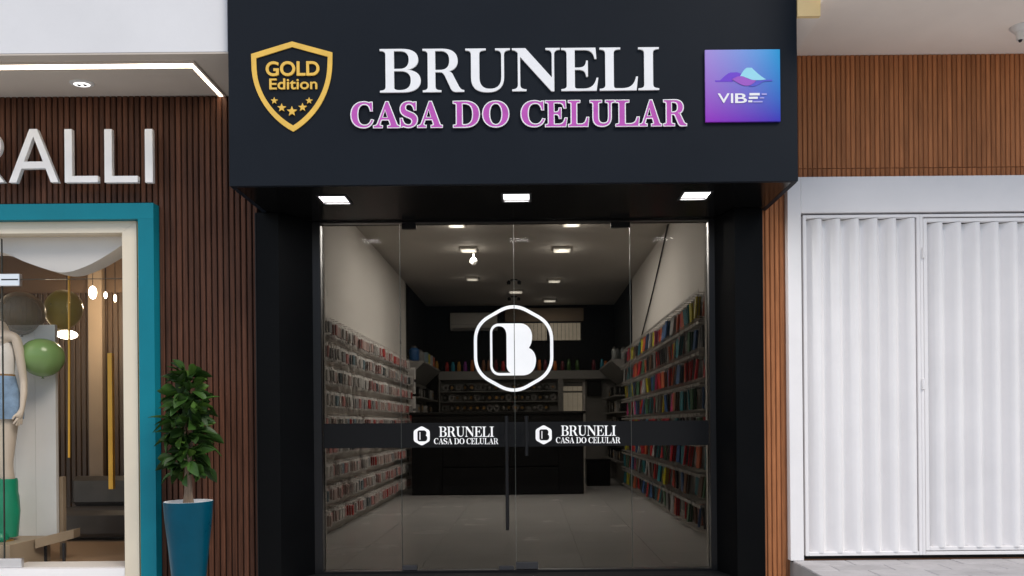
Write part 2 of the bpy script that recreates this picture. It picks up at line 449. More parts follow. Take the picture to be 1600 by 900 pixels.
def grow(conts, d):
    out = []
    for q in conts:
        area = sum(a[0] * b[1] - b[0] * a[1] for a, b in zip(q, q[1:] + q[:1])) / 2
        hole = q is not conts[0]
        sg = (1 if area > 0 else -1) * (-1 if hole else 1)
        n = len(q); r_ = []
        for i in range(n):
            a, p, b = Vector(q[i - 1]), Vector(q[i]), Vector(q[(i + 1) % n])
            e1, e2 = (p - a), (b - p)
            if e1.length < 1e-9 or e2.length < 1e-9: r_.append(tuple(p)); continue
            e1.normalize(); e2.normalize()
            n1, n2 = Vector((e1.y, -e1.x)), Vector((e2.y, -e2.x))
            m_ = n1 + n2
            m_ = n1 if m_.length < .2 else m_.normalized() / max(.5, m_.normalized().dot(n1))
            v = p + m_ * d * sg
            r_.append((v.x, v.y))
        out.append(r_)
    return out

def put_outline(name, conts, c, y, depth, m, parent, tube_r=0.0, flat=1.0):
    me = curve_mesh(conts, depth, tube_r)
    if flat != 1.0: me.transform(Matrix.Scale(flat, 4, (0, 1, 0)))
    return link(name, me, m, parent, (c.x, y, c.z))

def font_mesh(text, depth, bold=0.0, spacing=1.0):
    cu = bpy.data.curves.new("outline", 'FONT')
    cu.body = text; cu.size = 1.0; cu.offset = bold; cu.space_character = spacing
    cu.extrude = depth / 2; cu.fill_mode = 'BOTH'
    return _eval(cu)

def put_text(name, text, x0, x1, y0, y1, s, y, depth, m, parent, bold=0.0, spacing=1.0):
    me = font_mesh(text, 0.01, bold, spacing)
    vx = [v.co.x for v in me.vertices]; vz = [v.co.z for v in me.vertices]; vy = [v.co.y for v in me.vertices]
    kx = (x1 - x0) / s / (max(vx) - min(vx)); kz = (y1 - y0) / s / (max(vz) - min(vz)); ky = depth / (max(vy) - min(vy))
    c = W((x0 + x1) / 2, (y0 + y1) / 2, s)
    cx, cz, cy = (max(vx) + min(vx)) / 2, (max(vz) + min(vz)) / 2, (max(vy) + min(vy)) / 2
    for v in me.vertices:
        v.co = ((v.co.x - cx) * kx, (v.co.y - cy) * ky, (v.co.z - cz) * kz)
    return link(name, me, m, parent, (c.x, y, c.z))

# ------------------------------------------------------------------ main planes
SF, SP, SD, SW = 257.0, 229.0, 217.0, 226.0
YF, YP_, YD, YW = Yp(SF), Yp(SP), Yp(SD), Yp(SW)
FLOOR = 0.104           # shop floor
SOF = W(800, 287, SF).z # underside of the sign box
CEIL = 3.47             # shop ceiling
XL, XR = -2.02, 1.64    # shop side walls
YB = Yp(80.0)           # back wall
YC = Yp(97.0)           # white paint ends, black begins
fx0, fx1 = W(357, 150, SF).x, W(1246, 150, SF).x
px0, px1 = W(402, 600, SP).x, W(1192, 600, SP).x
dx0, dx1 = W(504, 620, SD).x, W(1108, 620, SD).x
jx0, jx1 = dx0 - 0.055, dx1 + 0.04
TOP = 5.6

# ------------------------------------------------------------------ ground
tag(obj('pavement', B(-30, 30, -9.0, 14, -0.30, 0.0), 'concrete'), 'grey concrete pavement in front of the shops', kind='structure')  # out of view; made wide and pale to bounce light up under the ceilings
tag(obj('road', B(-400, 400, -400, -9.002, -0.45, -0.12), 'asphalt'), 'dark asphalt road along the shops', kind='structure')
# raised paved step at the gate
stx0, stx1, sty0, stz = W(1236, 880, SW).x, 4.7, -2.3, W(1300, 874, SW).z
step = tag(obj('paved_step', B(stx0, stx1, sty0, 0.3, 0.004, stz - 0.012), 'mortar', base=True), 'raised grey paved step below the white metal gate', kind='structure')
tw, td = 0.36, 0.18
paver_me = None
row = 0
y = YW - 0.03
while y - td > sty0:
    x = stx0 + 0.003 - (0.18 if row % 2 else 0)
    while x < stx1 - 0.05:
        a, b_ = max(x, stx0 + 0.003), min(x + tw - 0.005, stx1)
        if b_ - a > 0.05:
            bm = B(a, b_, y - td + 0.005, y, stz - 0.03, stz - random.uniform(0, 0.0025), 0.004)
            obj('paver', bm, 'paver', step)
        x += tw
    y -= td; row += 1

# ------------------------------------------------------------------ building shells (walls round the rooms)
def wall(name, x0, x1, y0, y1, z0, z1, m, label):
    return tag(obj(name, B(x0, x1, y0, y1, z0, z1), m), label, kind='structure')

wall('dividing_wall_left', -2.62, XL, 0.06, YC, 0.004, TOP, 'shop_wall', 'white side wall of the phone shop, left of the doors')
wall('dividing_wall_right', XR, XR + 0.4, 0.06, YC, 0.004, TOP, 'shop_wall', 'white side wall of the phone shop, right of the doors')
wall('back_room_wall_left', -2.62, XL - 0.002, YC + 0.001, YB, 0.004, TOP, 'shop_black', 'black painted side wall at the back left of the phone shop')
wall('back_room_wall_right', XR + 0.002, XR + 0.4, YC + 0.001, YB, 0.004, TOP, 'shop_black', 'black painted side wall at the back right of the phone shop')
wall('back_wall', -2.62, XR + 0.4, YB + 0.001, YB + 0.25, 0.004, TOP, 'shop_black', 'black back wall of the phone shop behind the shelves')
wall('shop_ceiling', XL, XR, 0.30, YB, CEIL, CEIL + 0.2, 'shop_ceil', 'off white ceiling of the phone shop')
wall('front_wall_above_doors', -2.62, XR + 0.4, 0.062, 0.30, SOF + 0.06, TOP, 'shop_wall', 'front wall above the glass doors, inside')
wall('front_wall_left', XL, jx0 - 0.002, 0.062, 0.30, 0.004, SOF + 0.058, 'shop_wall', 'front wall left of the glass doors, inside')
wall('front_wall_right', jx1 + 0.002, XR, 0.062, 0.30, 0.004, SOF + 0.058, 'shop_wall', 'front wall right of the glass doors, inside')
# shop floor with tiles
fl = tag(obj('shop_floor', B(XL, XR, 0.049, YB, 0.004, FLOOR - 0.006), 'grout'), 'grey tiled floor of the phone shop', kind='structure')
T = 0.60
y = 0.05
while y < YB - 0.2:
    x = XL
    while x < XR - 0.05:
        x1 = min(x + T, XR)
        obj('floor_tile', B(x + 0.0015, x1 - 0.0015, y + 0.0015, min(y + T, YB) - 0.0015, FLOOR - 0.012, FLOOR), 'tile', fl)
        x += T
    y += T
# skirting boards
tag(obj('skirting_board', B(XL, XL + 0.02, 0.32, YC, FLOOR, FLOOR + 0.11), 'shelf_white'), 'pale skirting board below the white phone cases', 'skirting')
tag(obj('skirting_board', B(XR - 0.02, XR, 0.32, YC, FLOOR, FLOOR + 0.11), 'shelf_white'), 'pale skirting board below the colourful phone cases', 'skirting')

# ------------------------------------------------------------------ portal and sign box
port = thing('shop_portal', ((px0 + px1) / 2, YP_, 0), 'black clad portal framing the glass doors of the phone shop', 'portal')
lin0 = W(437, 600, SP).x; rin0 = W(1150, 600, SP).x
bm = prism_z(bmesh.new(), [(px0, YP_), (lin0, YP_), (jx0, -0.035), (jx0, 0.06), (px0, 0.06)], 0.003, SOF - 0.003)
obj('pillar', bm, 'black', port, base=True)
bm = prism_z(bmesh.new(), [(rin0, YP_), (px1, YP_), (px1, 0.06), (jx1, 0.06), (jx1, -0.035)], 0.003, SOF - 0.003)
obj('pillar', bm, 'black', port, base=True)
# light trims at the pillar corners
obj('corner_trim', B(px0 - 0.006, px0 - 0.001, YP_ - 0.004, YP_ + 0.02, 0.003, SOF - 0.004), 'frame_black', port)
obj('corner_trim', B(px1 + 0.001, px1 + 0.006, YP_ - 0.004, YP_ + 0.02, 0.003, SOF - 0.004), 'frame_black', port)

sign = thing('sign_box', ((fx0 + fx1) / 2, YF, SOF), 'large black sign box reading BRUNELI CASA DO CELULAR over the doors', 'sign')
obj('fascia_panel', B(fx0, fx1, YF, YF + 0.03, SOF, TOP, 0.002), 'navy', sign)
obj('side_panel', B(fx0, fx0 + 0.03, YF + 0.031, 0.06, SOF, TOP), 'navy', sign)
obj('side_panel', B(fx1 - 0.03, fx1, YF + 0.031, 0.06, SOF, TOP), 'navy', sign)
sx = [fx0 + 0.031, W(552, 300, 245).x, W(1037, 300, 245).x, fx1 - 0.031]
lights = [(523, 312), (807, 308.5), (1086, 305.5)]
for k in range(3):
    # each soffit sheet has a square cut for its lamp
    c = W(lights[k][0], lights[k][1], 1); v = 663 - lights[k][1] - ROLL * (lights[k][0] - 830)
    s_ = v / (SOF - EYE); lx, ly = W(lights[k][0], lights[k][1], s_).x, Yp(s_)
    h = 0.097
    bm = bmesh.new()
    a, b_, y0, y1 = sx[k] + 0.0012, sx[k + 1] - 0.0012, YF + 0.031, 0.059
    cuts = []
    box(bm, a, b_, y0, ly - h, SOF + 0.001, SOF + 0.02)
    box(bm, a, b_, ly + h, y1, SOF + 0.001, SOF + 0.02)
    if lx - h > a: box(bm, a, lx - h, ly - h, ly + h, SOF + 0.001, SOF + 0.02)
    if lx + h < b_: box(bm, lx + h, b_, ly - h, ly + h, SOF + 0.001, SOF + 0.02)
    obj('soffit_panel', bm, 'soffit_black', sign)
    nm = ('leftmost', 'middle', 'rightmost')[k]
    dl = thing('square_downlight', (lx, ly, SOF), nm + ' of the three square white downlights under the black sign box', 'downlight', 'square downlights under the sign box')
    bm = bmesh.new()
    w = h - 0.014
    for (x0, x1, yy0, yy1) in ((-h, h, -h, -w), (-h, h, w, h), (-h, -w, -w, w), (w, h, -w, w)):
        box(bm, lx + x0 * 0.995, lx + x1 * 0.995, ly + yy0 * 0.995, ly + yy1 * 0.995, SOF - 0.004, SOF + 0.03)
    obj('frame', bm, 'grey_metal', dl)
    obj('diffuser', B(lx - w, lx + w, ly - w, ly + w, SOF + 0.008, SOF + 0.014), 'panel_lit', dl)
    li = bpy.data.lights.new('lamp_light', 'AREA'); li.shape = 'SQUARE'; li.size = 0.15; li.energy = 5.0; li.color = (1.0, 0.97, 0.94)
    lo = bpy.data.objects.new('lamp_light', li); COL.objects.link(lo)
    lo.location = (lx, ly, SOF + 0.005); WL[lo] = Vector(lo.location); attach(lo, dl)

# lettering on the sign
BRU = [('B', 593, 657, 75.5, 143.5), ('R', 660, 725, 75.2, 142.9), ('U', 727, 797, 74.8, 143.3), ('N', 800, 875, 74.2, 142.0),
       ('E', 877, 935, 73.8, 141.0), ('L', 937, 997, 73.3, 140.4), ('I', 997.5, 1030, 72.9, 139.8)]
for ch, x0, x1, y0, y1 in BRU:
    conts, c = fit_contours(parse(G[ch]), x0, x1, y0, y1, SF + 1)
    o = put_outline('letter', conts, c, YF - 0.0065, 0.010, 'white_letter', sign)
    tag(o, 'white serif letter ' + ch)
CAS = [('C', 547, 584), ('A', 582, 625), ('S', 624, 653), ('A', 651, 692), ('D', 707, 750), ('O', 753, 796),
       ('C', 813, 852), ('E', 851, 887), ('L', 887, 921), ('U', 921, 961), ('L', 961, 1000), ('A', 998, 1035), ('R', 1036, 1074)]
for ch, x0, x1 in CAS:
    y0 = 158.6 - (x0 - 547) / 527 * 3.4
    conts, c = fit_contours(parse(G[ch], 7), x0 + 2, x1 - 2, y0 + 1, y0 + 40, SF + 1)
    conts = grow(conts, 1.1 / SF)
    o = put_outline('letter', conts, c, YF - 0.008, 0.012, 'pink', sign)
    tag(o, 'pink serif letter ' + ch + ' with white outline')
    put_outline('letter_outline', conts, c, YF - 0.0135, 0, 'white_letter', o, tube_r=1.0 / SF, flat=0.6)
# gold shield
sh = "M 318 190 L 507 243 506 300 C 500 440 430 550 320 614 C 210 555 135 440 127 320 L 125 247 Z M 318 216 L 149 267 150 320 C 155 430 225 530 320 585 C 415 525 478 425 483 310 L 485 263 Z"
conts, c = px_contours(sh, 350, 0, 1 / 3, SF + 1)
shield = put_outline('shield_emblem', conts, c, YF - 0.0045, 0.006, 'gold', sign)
tag(shield, 'gold shield outline reading GOLD Edition with five stars')
put_text('shield_text', 'GOLD', 414.3, 498.3, 94.5, 117.5, SF + 1, YF - 0.006, 0.008, 'gold', shield, bold=0.022)
put_text('shield_text', 'Edition', 420, 495, 121.5, 138.5, SF + 1, YF - 0.006, 0.008, 'gold', shield, bold=0.012)
for (zx, zy, r) in ((233, 469, 17), (268, 502, 21), (316, 519, 25), (366, 500, 21), (397, 469, 17)):
    st = []
    for k in range(10):
        a = math.pi / 2 + k * math.pi / 5; q = r if k % 2 == 0 else r * 0.42
        st.append((q * math.cos(a) / 3 / SF, q * math.sin(a) / 3 / SF))
    put_outline('star', [st], W(350 + zx / 3, zy / 3, SF + 1), YF - 0.006, 0.008, 'gold', shield)
# gradient plaque
p0, p1 = W(1101.5, 77.5, SF + 1), W(1220, 189.5, SF + 1)
plq = obj('logo_plaque', B(p0.x, p1.x, YF - 0.016, YF - 0.001, p1.z, p0.z, 0.002), 'plaque', sign)
tag(plq, 'square violet to cyan gradient plaque reading VIBE below mountains')
k7 = 140 / 900
def plaque_shape(name, path, m, dy):
    conts, c = px_contours(path, 1090, 60, k7, SF + 1)
    put_outline(name, conts, c, YF - 0.0165 - dy, 0.001, m, plq)
plaque_shape('mountain', "M 175 420 L 225 420 C 260 390 290 355 330 342 L 395 340 C 430 350 440 355 450 360 L 440 385 C 400 380 370 390 345 410 C 350 430 360 435 362 436 L 180 434 Z", 'mountain_purple', 0.0)
plaque_shape('mountain', "M 425 380 C 450 340 470 300 500 293 L 545 295 C 580 330 630 380 688 412 C 640 422 580 420 545 416 C 500 400 470 380 425 380 Z", 'mountain_cyan', 0.001)
plaque_shape('mountain', "M 345 412 C 380 385 430 370 465 385 C 500 405 530 418 590 424 C 560 455 530 476 490 476 C 440 476 400 440 345 412 Z", 'mountain_pink', 0.002)
plaque_shape('mountain', "M 510 480 C 545 470 570 440 600 424 C 640 420 690 416 750 416 L 750 431 C 710 432 670 430 650 440 C 620 465 570 490 510 480 Z", 'mountain_blue', 0.0015)
put_text('plaque_letter', 'V', 1121.5, 1140, 146, 161, SF + 1, YF - 0.018, 0.002, 'white_letter', plq, bold=0.012)
put_text('plaque_letter', 'I', 1142, 1145.5, 146, 161, SF + 1, YF - 0.018, 0.002, 'white_letter', plq, bold=0.012)
put_text('plaque_letter', 'B', 1148.5, 1167, 146, 161, SF + 1, YF - 0.018, 0.002, 'white_letter', plq, bold=0.012)
for (x0, x1, y0, y1, m) in ((1171, 1187, 145.5, 149, 'white_letter'), (1170, 1184, 151.3, 154.5, 'white_letter'), (1169, 1175.5, 157, 159.8, 'white_letter'),
                            (1190, 1198, 146, 148.4, 'print_grey'), (1187, 1194, 152, 154, 'print_grey'), (1177, 1191.5, 158, 160, 'print_grey')):
    a, b_ = W(x0, y0, SF + 1), W(x1, y1, SF + 1)
    obj('letter_bar', B(a.x, b_.x, YF - 0.019, YF - 0.0165, b_.z, a.z), m, plq)

# ------------------------------------------------------------------ glass doors
dtop, dbot = W(800, 348, SD).z, W(800, 888.5, SD).z
fr = thing('door_frame', ((dx0 + dx1) / 2, YD, 0), 'slim black aluminium frame around the four glass door panels', 'door frame')
obj('jamb', B(jx0, dx0, -0.034, 0.055, 0.003, SOF - 0.004), 'frame_black', fr)
obj('jamb', B(dx1, jx1, -0.034, 0.055, 0.003, SOF - 0.004), 'frame_black', fr)
obj('head_rail', B(dx0 + 0.001, dx1 - 0.001, -0.034, 0.055, dtop, SOF - 0.004), 'frame_black', fr)
obj('threshold', B(jx0 - 0.1, jx1 + 0.1, -0.20, -0.036, 0.0045, dbot - 0.02), 'band', fr)
obj('threshold', B(dx0 + 0.001, dx1 - 0.001, -0.0355, 0.048, 0.0045, dbot - 0.006), 'frame_black', fr)
xs = [dx0 + 0.002, W(626.5, 620, SD).x, W(804.5, 620, SD).x, W(986, 620, SD).x, dx1 - 0.002]
bz0, bz1 = W(804, 698, SD).z, W(804, 659.5, SD).z
names = ['side_glass_panel', 'glass_door', 'glass_door', 'side_glass_panel']
labels = ['fixed glass side panel left of the two doors, with a black band', 'left hinged glass door carrying half of the white hexagon and a long black handle',
          'right hinged glass door carrying half of the white hexagon and a short black handle', 'fixed glass side panel right of the two doors, with a black band']
doors = []
for k in range(4):
    g = 0.0022
    t = thing(names[k], ((xs[k] + xs[k + 1]) / 2, YD, dbot), labels[k], 'glass door' if 'door' in names[k] else 'glass panel')
    obj('pane', B(xs[k] + g, xs[k + 1] - g, 0.0, 0.010, dbot, dtop - 0.004), 'door_glass', t)
    # polished edges of the pane
    if k > 0: obj('pane_edge', B(xs[k] + g * 0.2, xs[k] + g * 0.9, -0.001, 0.011, dbot, dtop - 0.004), 'glass_edge', t)
    if k < 3: obj('pane_edge', B(xs[k + 1] - g * 0.9, xs[k + 1] - g * 0.2, -0.001, 0.011, dbot, dtop - 0.004), 'glass_edge', t)
    obj('vinyl_band', B(xs[k] + g, xs[k + 1] - g, -0.0012, -0.0002, bz0, bz1), 'band', t)
    doors.append(t)
def fitting(px_0, px_1, py_0, py_1, k, m):
    a, b_ = W(px_0, py_0, SD), W(px_1, py_1, SD)
    o = obj('patch_fitting', B(a.x, b_.x, -0.010, 0.020, b_.z, a.z, 0.0015), m, doors[k])
    return o
fitting(628, 650, 349.5, 358, 1, 'frame_black')
fitting(954, 984, 347.5, 355.5, 2, 'frame_black')
fitting(629, 652, 883, 890.6, 1, 'grey_metal')
fitting(780, 803, 884, 890, 1, 'grey_metal')
fitting(806, 841, 878, 888.6, 2, 'grey_metal')
def handle(px_, py_0, py_1, k):
    a, b_ = W(px_, py_0, SD + 2), W(px_, py_1, SD + 2)
    bm = tube(bmesh.new(), [(a.x, -0.065, a.z), (a.x, -0.065, b_.z)], 0.0125, 12)
    hd = obj('handle', bm, 'frame_black', doors[k], smooth=True)
    for zz in (a.z - 0.09, b_.z + 0.09 if a.z - b_.z > 0.4 else b_.z + 0.03):
        obj('handle_standoff', tube(bmesh.new(), [(a.x, -0.055, zz), (a.x, -0.002, zz)], 0.008, 8), 'frame_black', hd, smooth=True)
handle(791.5, 650, 828, 1)
handle(822.5, 650, 712, 2)

# hexagon and letter mark, split between the two leaves
def rounded_hex(rx, ry, rad, n=8):
    pts = [(rx * math.cos(a), ry * math.sin(a)) for a in (math.pi / 2 + k * math.pi / 3 for k in range(6))]
    # true pointy hexagon with half width rx
    pts = [(0, ry), (-rx, ry * 0.53), (-rx, -ry * 0.53), (0, -ry), (rx, -ry * 0.53), (rx, ry * 0.53)]
    out = []
    for i in range(6):
        p, a, b_ = Vector(pts[i]), Vector(pts[i - 1]), Vector(pts[(i + 1) % 6])
        q0 = p + (a - p).normalized() * rad; q1 = p + (b_ - p).normalized() * rad
        for k in range(n + 1):
            u = k / n
            v = (1 - u)**2 * q0 + 2 * u * (1 - u) * p + u * u * q1
            out.append((v.x, v.y))
    return out
def mark_mesh():
    c = W(802.5, 544.5, SD)
    conts = [rounded_hex(62.0 / SD, 74 / SD, 26 / SD), list(reversed(rounded_hex(57.1 / SD, 68.2 / SD, 23.5 / SD)))]
    return curve_mesh(conts, 0.0006), c
bpath = "M 375 170 L 495 170 C 540 170 568 205 568 245 C 568 280 560 300 548 315 C 575 325 590 355 590 385 C 590 440 560 475 510 475 L 380 475 C 345 475 322 450 322 415 L 322 225 C 322 192 345 170 375 170 Z M 375 186 C 352 186 335 200 335 228 L 335 412 C 335 440 352 460 380 460 L 440 460 C 425 450 418 435 418 415 L 418 240 C 418 205 400 186 375 186 Z"
def half(me, c, side, name, y):
    bm = bmesh.new(); bm.from_mesh(me)
    for v in bm.verts: v.co += Vector((c.x, y, c.z))
    sx_ = xs[2]
    geom = bm.verts[:] + bm.edges[:] + bm.faces[:]
    if side < 0:
        bmesh.ops.bisect_plane(bm, geom=geom, plane_co=(sx_ - 0.0025, 0, 0), plane_no=(1, 0, 0), clear_outer=True)
    else:
        bmesh.ops.bisect_plane(bm, geom=geom, plane_co=(sx_ + 0.0025, 0, 0), plane_no=(-1, 0, 0), clear_outer=True)
    return obj(name, bm, 'white_vinyl', doors[1 if side < 0 else 2])
me, c = mark_mesh()
half(me, c, -1, 'hexagon_decal', -0.001); half(me, c, 1, 'hexagon_decal', -0.001)
conts, c = px_contours(bpath, 680, 460, 240 / 900, SD)
me = curve_mesh(conts, 0.0006)
half(me, c, -1, 'letter_decal', -0.001); half(me, c, 1, 'letter_decal', -0.001)

def small_logo(k, ox, oy):
    d = doors[k]
    hx = put_outline('hexagon_decal', [rounded_hex(12.6 / SD, 15.5 / SD, 3 / SD, 3)], W(659 + ox, 681 + oy, SD), -0.0018, 0.0006, 'white_vinyl', d)
    conts, c = px_contours(bpath.split(' M ')[0] + ' M 378 215 L 402 215 402 430 378 430 Z', 0, 0, 1, SD)
    kk = 17.0 / 305
    conts = [[(x * kk * 1.02, y * kk) for x, y in q] for q in conts]
    put_outline('letter_decal', conts, W(660 + ox, 681 + oy, SD), -0.0026, 0.0006, 'band', hx)
    for txt, x0, x1, y0, y1 in (('BRUNELI', 686, 772, 666.5, 682.5), ('CASA DO CELULAR', 678, 779, 684.6, 694)):
        adv = {'I': 47, 'L': 83, 'E': 84, 'B': 88, 'R': 98, 'U': 98, 'N': 103, 'C': 92, 'A': 98, 'S': 80, 'D': 101, 'O': 107, ' ': 34}
        tot = sum(adv[ch] for ch in txt); cx = 0
        for ch in txt:
            if ch != ' ':
                a = x0 + (x1 - x0) * cx / tot; b_ = x0 + (x1 - x0) * (cx + adv[ch] * 0.965) / tot
                cc, c = fit_contours(parse(G[ch], 3), a + ox, b_ + ox, y0 + oy, y1 + oy, SD)
                put_outline('letter', cc, c, -0.0018, 0.0006, 'white_vinyl', d)
            cx += adv[ch]
small_logo(1, 0, 0)
small_logo(2, 190.5, -1.6)

# ------------------------------------------------------------------ inside the phone shop: lamps
def lamp(px_, py_, w_px, label, kind='panel', power=9):
    v = 663 - py_ - ROLL * (px_ - 830)
    s_ = v / (CEIL - EYE)
    p = W(px_, py_, s_)
    t = thing('ceiling_lamp', (p.x, p.y, CEIL), label, 'ceiling lamp', 'ceiling lamps in the phone shop')
    h = w_px / s_ / 2
    bm = bmesh.new()
    box(bm, p.x - h - .02, p.x + h + .02, p.y - h - .02, p.y + h + .02, CEIL - 0.030, CEIL - 0.001, 0.006)
    obj('housing', bm, 'shelf_white', t)
    obj('diffuser', B(p.x - h, p.x + h, p.y - h, p.y + h, CEIL - 0.036, CEIL - 0.0305), 'shop_lit', t)
    la = bpy.data.lights.new('lamp_light', 'AREA')
    la.shape = 'SQUARE'; la.size = 2 * h; la.energy = power; la.color = (1.0, 0.95, 0.89)
    lo = bpy.data.objects.new('lamp_light', la); COL.objects.link(lo)
    lo.location = (p.x, p.y, CEIL - 0.045); WL[lo] = Vector(lo.location); attach(lo, t)
    li = bpy.data.lights.new('lamp_light', 'POINT')
    li.shadow_soft_size = 0.05; li.energy = power * 0.16; li.color = (1.0, 0.95, 0.88)
    lo = bpy.data.objects.new('lamp_light', li); COL.objects.link(lo)
    lo.location = (p.x, p.y, CEIL - 0.12); WL[lo] = Vector(lo.location); attach(lo, t)
    return t, p
PW, PB = 24, 4.0
lamp(893, 347, 24, 'square ceiling lamp on the right side, nearest the doors', power=PW)
lamp(878, 388, 24, 'square ceiling lamp on the right side, second from the doors', power=PW)
lamp(866, 437, 17, 'square ceiling lamp on the right side, third from the doors', power=PB)
lamp(859, 468, 17, 'square ceiling lamp on the right side, farthest from the doors', power=PB)
lamp(713, 348.5, 22, 'square ceiling lamp on the left side, nearest the doors', power=PW)
lamp(732, 388, 22, 'square ceiling lamp on the left side, second from the doors', power=PW)
lamp(738, 434, 15, 'square ceiling lamp on the left side, third from the doors', power=PB)
lamp(806, 454, 19, 'square ceiling lamp in the middle of the ceiling above the hexagon', power=PB)
# spot on a short stem by the left lamp, and two small twin spots along the middle
def spot(px_, py_, label, twin):
    v = 663 - py_ - ROLL * (px_ - 830); s_ = v / (CEIL - EYE); p = W(px_, py_, s_)
    t = thing('spot_lamp', (p.x, p.y, CEIL), label, 'spot lamp')
    obj('ceiling_plate', lathe(bmesh.new(), (p.x, p.y, CEIL - 0.03), [(0.06, 0.014), (0.06, 0.029)], 14), 'frame_black', t, smooth=True)
    if twin:
        for sgn in (-1, 1):
            obj('spot_head', lathe(bmesh.new(), (p.x + sgn * 0.085, p.y, CEIL - 0.075), [(0.012, 0.06), (0.032, 0.04), (0.028, 0)], 12), 'frame_black', t, smooth=True)
    else:
        obj('stem', tube(bmesh.new(), [(p.x, p.y, CEIL - 0.03), (p.x, p.y, CEIL - 0.10)], 0.012, 8), 'shelf_white', t)
        obj('bulb', lathe(bmesh.new(), (p.x, p.y, CEIL - 0.20), [(0.02, 0), (0.05, 0.03), (0.055, 0.06), (0.03, 0.10)], 14), 'porcelain', t, smooth=True)
spot(740, 391, 'bare white bulb hanging from the ceiling beside the left lamp', False)
spot(803, 437, 'small dark twin spot on the ceiling middle, nearer the doors', True)
spot(803, 463, 'small dark twin spot on the ceiling middle, just above the hexagon', True)

# ------------------------------------------------------------------ phone case walls
def packet_mesh(case, card, n, w, h, full):
    """stack of hanging packs facing +X, origin at the back top middle: cards and cases in turn, a case in front"""
    bm = bmesh.new()
    k_ = 0.5 if full else 0.37
    for k in range(n):
        x = k * 0.024
        box(bm, x, x + 0.003, -w / 2 - .004, w / 2 + .004, -h - .004, 0.018, 0, 1)
        lo, hi = (-h * 0.98, -0.004) if full else (-h * 0.90, -0.014)
        box(bm, x + 0.004, x + (0.026 if full and n == 1 else 0.020), -w * k_, w * k_, lo, hi, 0.004, 0)
    me = bpy.data.meshes.new('phone_case_pack')
    bmesh.ops.recalc_face_normals(bm, faces=bm.faces)
    bm.to_mesh(me); bm.free()
    me.materials.append(M[case]); me.materials.append(M[card])
    return me
left_cols = {'pc_white': (0.62, 0.60, 0.58), 'pc_grey': (0.42, 0.42, 0.43), 'pc_rose': (0.66, 0.32, 0.31), 'pc_red': (0.58, 0.06, 0.06),
             'pc_dark': (0.07, 0.09, 0.10), 'pc_bluegrey': (0.22, 0.30, 0.34), 'pc_blush': (0.60, 0.46, 0.43)}
right_cols = {'pr_red': (0.52, 0.025, 0.035), 'pr_coral': (0.55, 0.13, 0.06), 'pr_teal': (0.03, 0.20, 0.24), 'pr_black': (0.025, 0.025, 0.03),
              'pr_yellow': (0.52, 0.46, 0.03), 'pr_pink': (0.58, 0.05, 0.22), 'pr_grey': (0.40, 0.40, 0.40), 'pr_blue': (0.05, 0.12, 0.28), 'pr_green': (0.07, 0.16, 0.09),
              'pr_brown': (0.16, 0.09, 0.06)}
for k, v in {**left_cols, **right_cols}.items():
    M[k] = mat(k, v, 0.35, namt=0.08, rand=0.15)
M['card_white'] = mat('card_white', (0.86, 0.84, 0.82), 0.5, namt=0.05)
M['card_clear'] = mat('card_pale', (0.30, 0.29, 0.28), 0.35, namt=0.08, rand=0.2)
LK, RK = list(left_cols), list(right_cols)
LV = {(k, n): packet_mesh(k, 'card_white', n, 0.095, 0.13, False) for k in left_cols for n in (2, 3)}
LWT = [6, 3, 6, 2, 1, 2, 5]
RV = {(k, n): packet_mesh(k, 'card_clear', n - 1, 0.066, 0.20, True) for k in right_cols for n in (2, 3)}
RWT = [6, 3, 4, 5, 3, 2, 4, 3, 3, 2]
CN = dict(pc_white='white', pc_grey='grey', pc_rose='rose', pc_red='red', pc_dark='dark', pc_bluegrey='blue-grey', pc_blush='blush',
          pr_red='red', pr_coral='coral', pr_teal='teal', pr_black='black', pr_yellow='yellow', pr_pink='pink', pr_grey='grey', pr_blue='navy', pr_green='green', pr_brown='brown')
ORD = ['nearest', 'second', 'third', 'fourth', 'fifth', 'sixth', 'seventh', 'eighth', 'ninth', 'tenth', 'eleventh', 'twelfth', 'thirteenth', 'fourteenth',
       'fifteenth', 'sixteenth', 'seventeenth', 'eighteenth', 'nineteenth', 'twentieth']
far_packs = []       # (mesh, location, rotation) of the small far packs, joined below
def hang(side, i, k, me, key, loc, rot):
    if k >= (15 if side == 'left' else 19):
        far_packs.append((me, loc, rot)); return
    o = link('phone_case_pack', me, None, None, loc, rot)
    tag(o, '%s phone case pack on the %s wall, %s row, %s from the doors' % (CN[key], side, rowname[i], ORD[k] if k else 'nearest'),
        'phone case', 'phone cases in the %s row of the %s wall' % (rowname[i], side))
rowname = ['top', 'second', 'third', 'fourth', 'fifth', 'sixth', 'seventh', 'eighth', 'ninth']
pl = thing('display_wall', (XL, 3.0, FLOOR), 'white slatted wall panel with hooks for white phone cases on the left', 'display panel')
obj('panel', B(XL + 0.001, XL + 0.018, Yp(186), YC - 0.02, FLOOR + 0.112, 2.24), 'shop_wall', pl)
pr = thing('display_wall', (XR, 3.0, FLOOR), 'white slatted wall panel with hooks for colourful phone cases on the right', 'display panel')
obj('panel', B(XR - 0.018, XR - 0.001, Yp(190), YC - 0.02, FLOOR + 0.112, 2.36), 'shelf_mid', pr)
hook_l, hook_r = bmesh.new(), bmesh.new()
rz = [2.14 - 0.2255 * i for i in range(9)]
